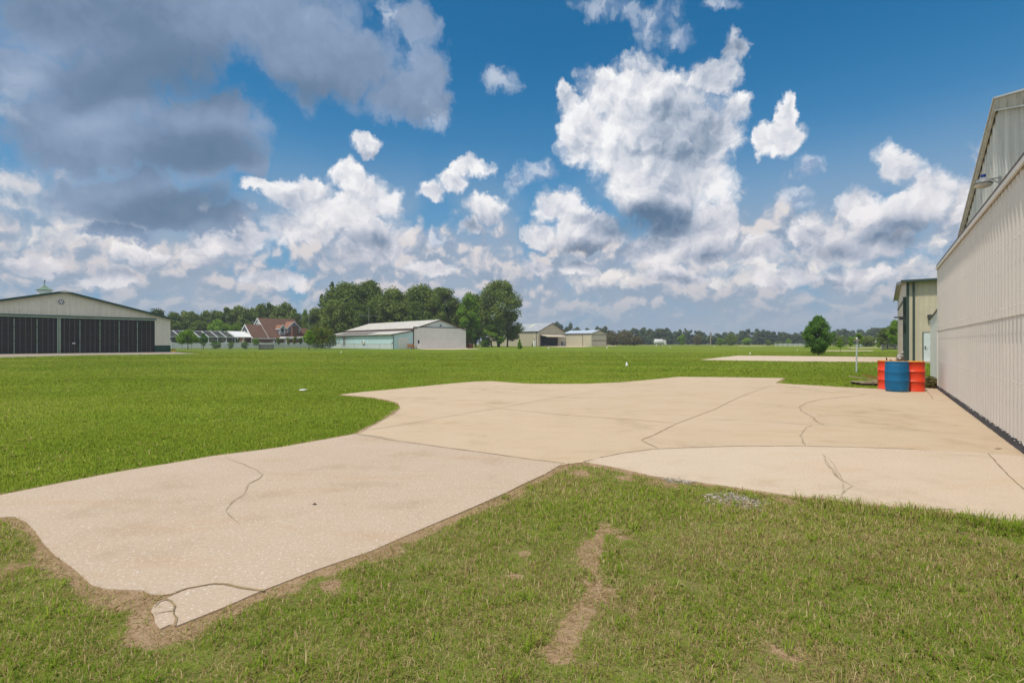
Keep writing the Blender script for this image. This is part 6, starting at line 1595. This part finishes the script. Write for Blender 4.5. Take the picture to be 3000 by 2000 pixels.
def airplane(px, Y, rz, label):
    X = (px - 1500) / F * Y
    h = root('light_airplane', (X, Y, -0.03), rz, label, 'airplane', 'small airplanes parked by the far trees')
    b = MB(); st = [(-3.2, 1.25, 0.05), (-3.0, 1.25, 0.38), (-1.8, 1.3, 0.58), (-0.6, 1.5, 0.72), (0.6, 1.5, 0.68), (2.0, 1.4, 0.38), (3.8, 1.45, 0.12)]
    n = 12; vs = [(x, r * math.cos(2 * math.pi * i / n), z + r * math.sin(2 * math.pi * i / n)) for x, z, r in st for i in range(n)]
    b.add(vs, [(k*n+i, k*n+(i+1) % n, (k+1)*n+(i+1) % n, (k+1)*n+i)[::-1] for k in range(len(st)-1) for i in range(n)], 0, True); b.build('fuselage', M['white'], h)
    MB().box((-1.0, -5.0, 2.12), (0.4, 5.0, 2.26)).build('wing', M['white'], h)
    MB().prism([(2.9, 1.5), (3.9, 1.5), (4.2, 2.9), (3.6, 2.9)], -0.06, 0.06).box((3.0, -1.6, 1.48), (3.8, 1.6, 1.56)).build('tail', M['white'], h)
    for x, y in ((-2.3, 0), (0.3, 1.1), (0.3, -1.1)): MB().tube((x, y - 0.08, 0.25), (x, y + 0.08, 0.25), 0.25, n=12).tube((x, y, 0.25), (x, y * 0.5, 1.2), 0.06, n=6).build('wheel', M['dark_grey'], h)
    MB().prism([(-1.5, 1.62), (-0.3, 1.62), (-0.5, 2.1), (-1.0, 2.1)], -0.6, 0.6).build('windscreen', M['glass'], h)
airplane(2551, 300, 0.25, 'small white airplane with upright tail, right one by the far trees')
airplane(2537, 330, 1.9, 'small white airplane, left one by the far trees')
x, y = gp(508, 1031)
h = root('storage_bin', (x, y, -0.03), 0.7, 'yellow bin with a dark lid at the right corner of the cream hangar', 'bin')
MB().prism([(-0.22, 0), (0.22, 0), (0.27, 0.42), (-0.27, 0.42)], -0.22, 0.22).build('bin', M['yellow'], h); MB().box((-0.36, -0.3, 0.42), (0.36, 0.3, 0.50)).build('lid', M['dark_grey'], h)
h = root('lattice_bin', ((779 - 1500) / F * 118, 118.0, -0.03), 0.35, 'weathered grey slatted enclosure on the lawn before the brick house', 'slatted bin')
s = MB()
for i in range(18): s.box((-1.4 + i * 0.165, -0.9, 0.0), (-1.4 + i * 0.165 + 0.10, -0.86, 1.15 - 0.04 * (i % 3))).box((-1.4 + i * 0.165, 0.86, 0.0), (-1.4 + i * 0.165 + 0.10, 0.9, 1.15))
for i in range(10): s.box((-1.42, -0.85 + i * 0.17, 0), (-1.38, -0.76 + i * 0.17, 1.12)).box((1.55, -0.85 + i * 0.17, 0), (1.59, -0.76 + i * 0.17, 1.12))
s.build('slats', M['grey_wood'] if 'grey_wood' in M else pm('silvered wood', (0.10, 0.095, 0.085), 0.9, var=0.3), h)
MB().box((-1.42, -0.95, 0.85), (1.6, -0.905, 0.97)).box((-1.42, -0.95, 0.2), (1.6, -0.905, 0.32)).build('rails', M['wood_dark'], h)
# chairs and planter by the white hangar
def chair(px, Y, rz, label):
    h = root('wooden_chair', ((px - 1500) / F * Y, Y, -0.03), rz, label, 'chair', 'wooden chairs outside the white hangar')
    MB().box((-0.45, -0.45, 0.42), (0.45, 0.45, 0.50)).build('seat', M['wood_orange'], h)
    MB().slab((-0.45, 0.40, 0.5), (0.45, 0.40, 0.5), (0.45, 0.62, 1.25), (-0.45, 0.62, 1.25), 0.06).build('backrest', M['wood_orange'], h)
    for x_ in (-0.42, 0.42):
        for y_ in (-0.4, 0.4): MB().box((x_ - 0.04, y_ - 0.04, 0), (x_ + 0.04, y_ + 0.04, 0.62 if y_ < 0 else 0.5)).build('leg', M['wood_orange'], h)
        MB().box((x_ - 0.07, -0.45, 0.62), (x_ + 0.07, 0.45, 0.67)).build('armrest', M['wood_orange'], h)
chair(1201, 125.2, 0.6, 'orange wooden chair left of the white hangar corner post'); chair(1213, 126.3, 0.9, 'orange wooden chair right against the white hangar corner post')
h = root('planter', ((1377 - 1500) / F * 143, 143.0, -0.03), 0.7, 'red brown brick planter at the right end of the white hangar', 'planter')
MB().lathe([(0.75, 0), (0.95, 0.9), (1.05, 0.95), (1.05, 1.1), (0.85, 1.1), (0.8, 0.9), (0, 0.9)], 16).build('pot', M['terracotta'], h)
MB().ico((0, 0, 1.15), 0.55, 2, 0, 0.3, 4, (1.2, 1.2, 0.5)).build('plant', M['wood_dark'], h)
h = root('box_trailer', ((1417 - 1500) / F * 205, 205.0, -0.03), 0.75, 'white box trailer half hidden behind the foot of the tallest tree', 'trailer')
MB().box((-1.9, -1.0, 0.55), (1.9, 1.0, 2.35)).build('body', M['white'], h); MB().box((-1.3, -1.02, 1.2), (-0.2, -1.003, 2.0)).build('window', M['glass'], h)
for y_ in (-0.95, 0.95): MB().tube((0.1, y_ - 0.1, 0.35), (0.1, y_ + 0.1, 0.35), 0.36, n=14).build('wheel', M['dark_grey'], h)
h = root('fuel_pump', ((1566 - 1500) / F * 228, 228.0, -0.03), 0.6, 'tall white pump cabinet with lamp on top left of the open hangar', 'pump')
MB().box((-0.45, -0.4, 0), (0.45, 0.4, 2.6)).build('cabinet', M['white'], h); MB().tube((0, 0, 2.6), (0, 0, 4.1), 0.06, n=6).build('pole', M['grey'], h); MB().ico((0, 0, 4.25), 0.28, 2).build('globe', M['lens'], h)
h = root('metal_cabinet', ((1650 - 1500) / F * 240, 240.0, -0.03), 0.8, 'dark grey machine cabinet right of the open hangar door', 'cabinet')
MB().box((-0.9, -0.6, 0.3), (0.9, 0.6, 2.1)).build('body', M['dark_grey'], h); MB().box((-0.7, -0.63, 0.6), (0.7, -0.603, 1.9)).build('grille', M['grey'], h); MB().box((-1.0, -0.7, 0), (1.0, 0.7, 0.29)).build('plinth', M['stone'], h)
h = root('utility_box', ((2520 - 1500) / F * 190, 190.0, -0.03), 0, 'low pale green utility box near the white post', 'utility box')
MB().lathe([(0.62, 0), (0.62, 0.5), (0.5, 0.8), (0.25, 0.95), (0, 1.0)], 14).build('cover', M['pale_green'], h); MB().box((-0.8, -0.8, 0), (0.8, 0.8, 0.05)).build('base', M['stone'], h)

# ------------------------------------------------------------------ summer haze
def haze():
    m = bpy.data.materials.new('summer haze'); m.use_nodes = True; n = m.node_tree.nodes; n.remove(n['Principled BSDF'])
    v = n.new('ShaderNodeVolumePrincipled'); v.inputs['Color'].default_value = (0.86, 0.92, 1.0, 1); v.inputs['Density'].default_value = 0.00032; v.inputs['Anisotropy'].default_value = 0.2
    m.node_tree.links.new(v.outputs[0], n['Material Output'].inputs['Volume'])
    o = MB().box((-930, -930, -1.2), (930, 930, 27.0)).build('haze', m); tag(o, kind='stuff'); o['label'] = 'thin pale summer haze over the airfield'; o['category'] = 'haze'
haze()
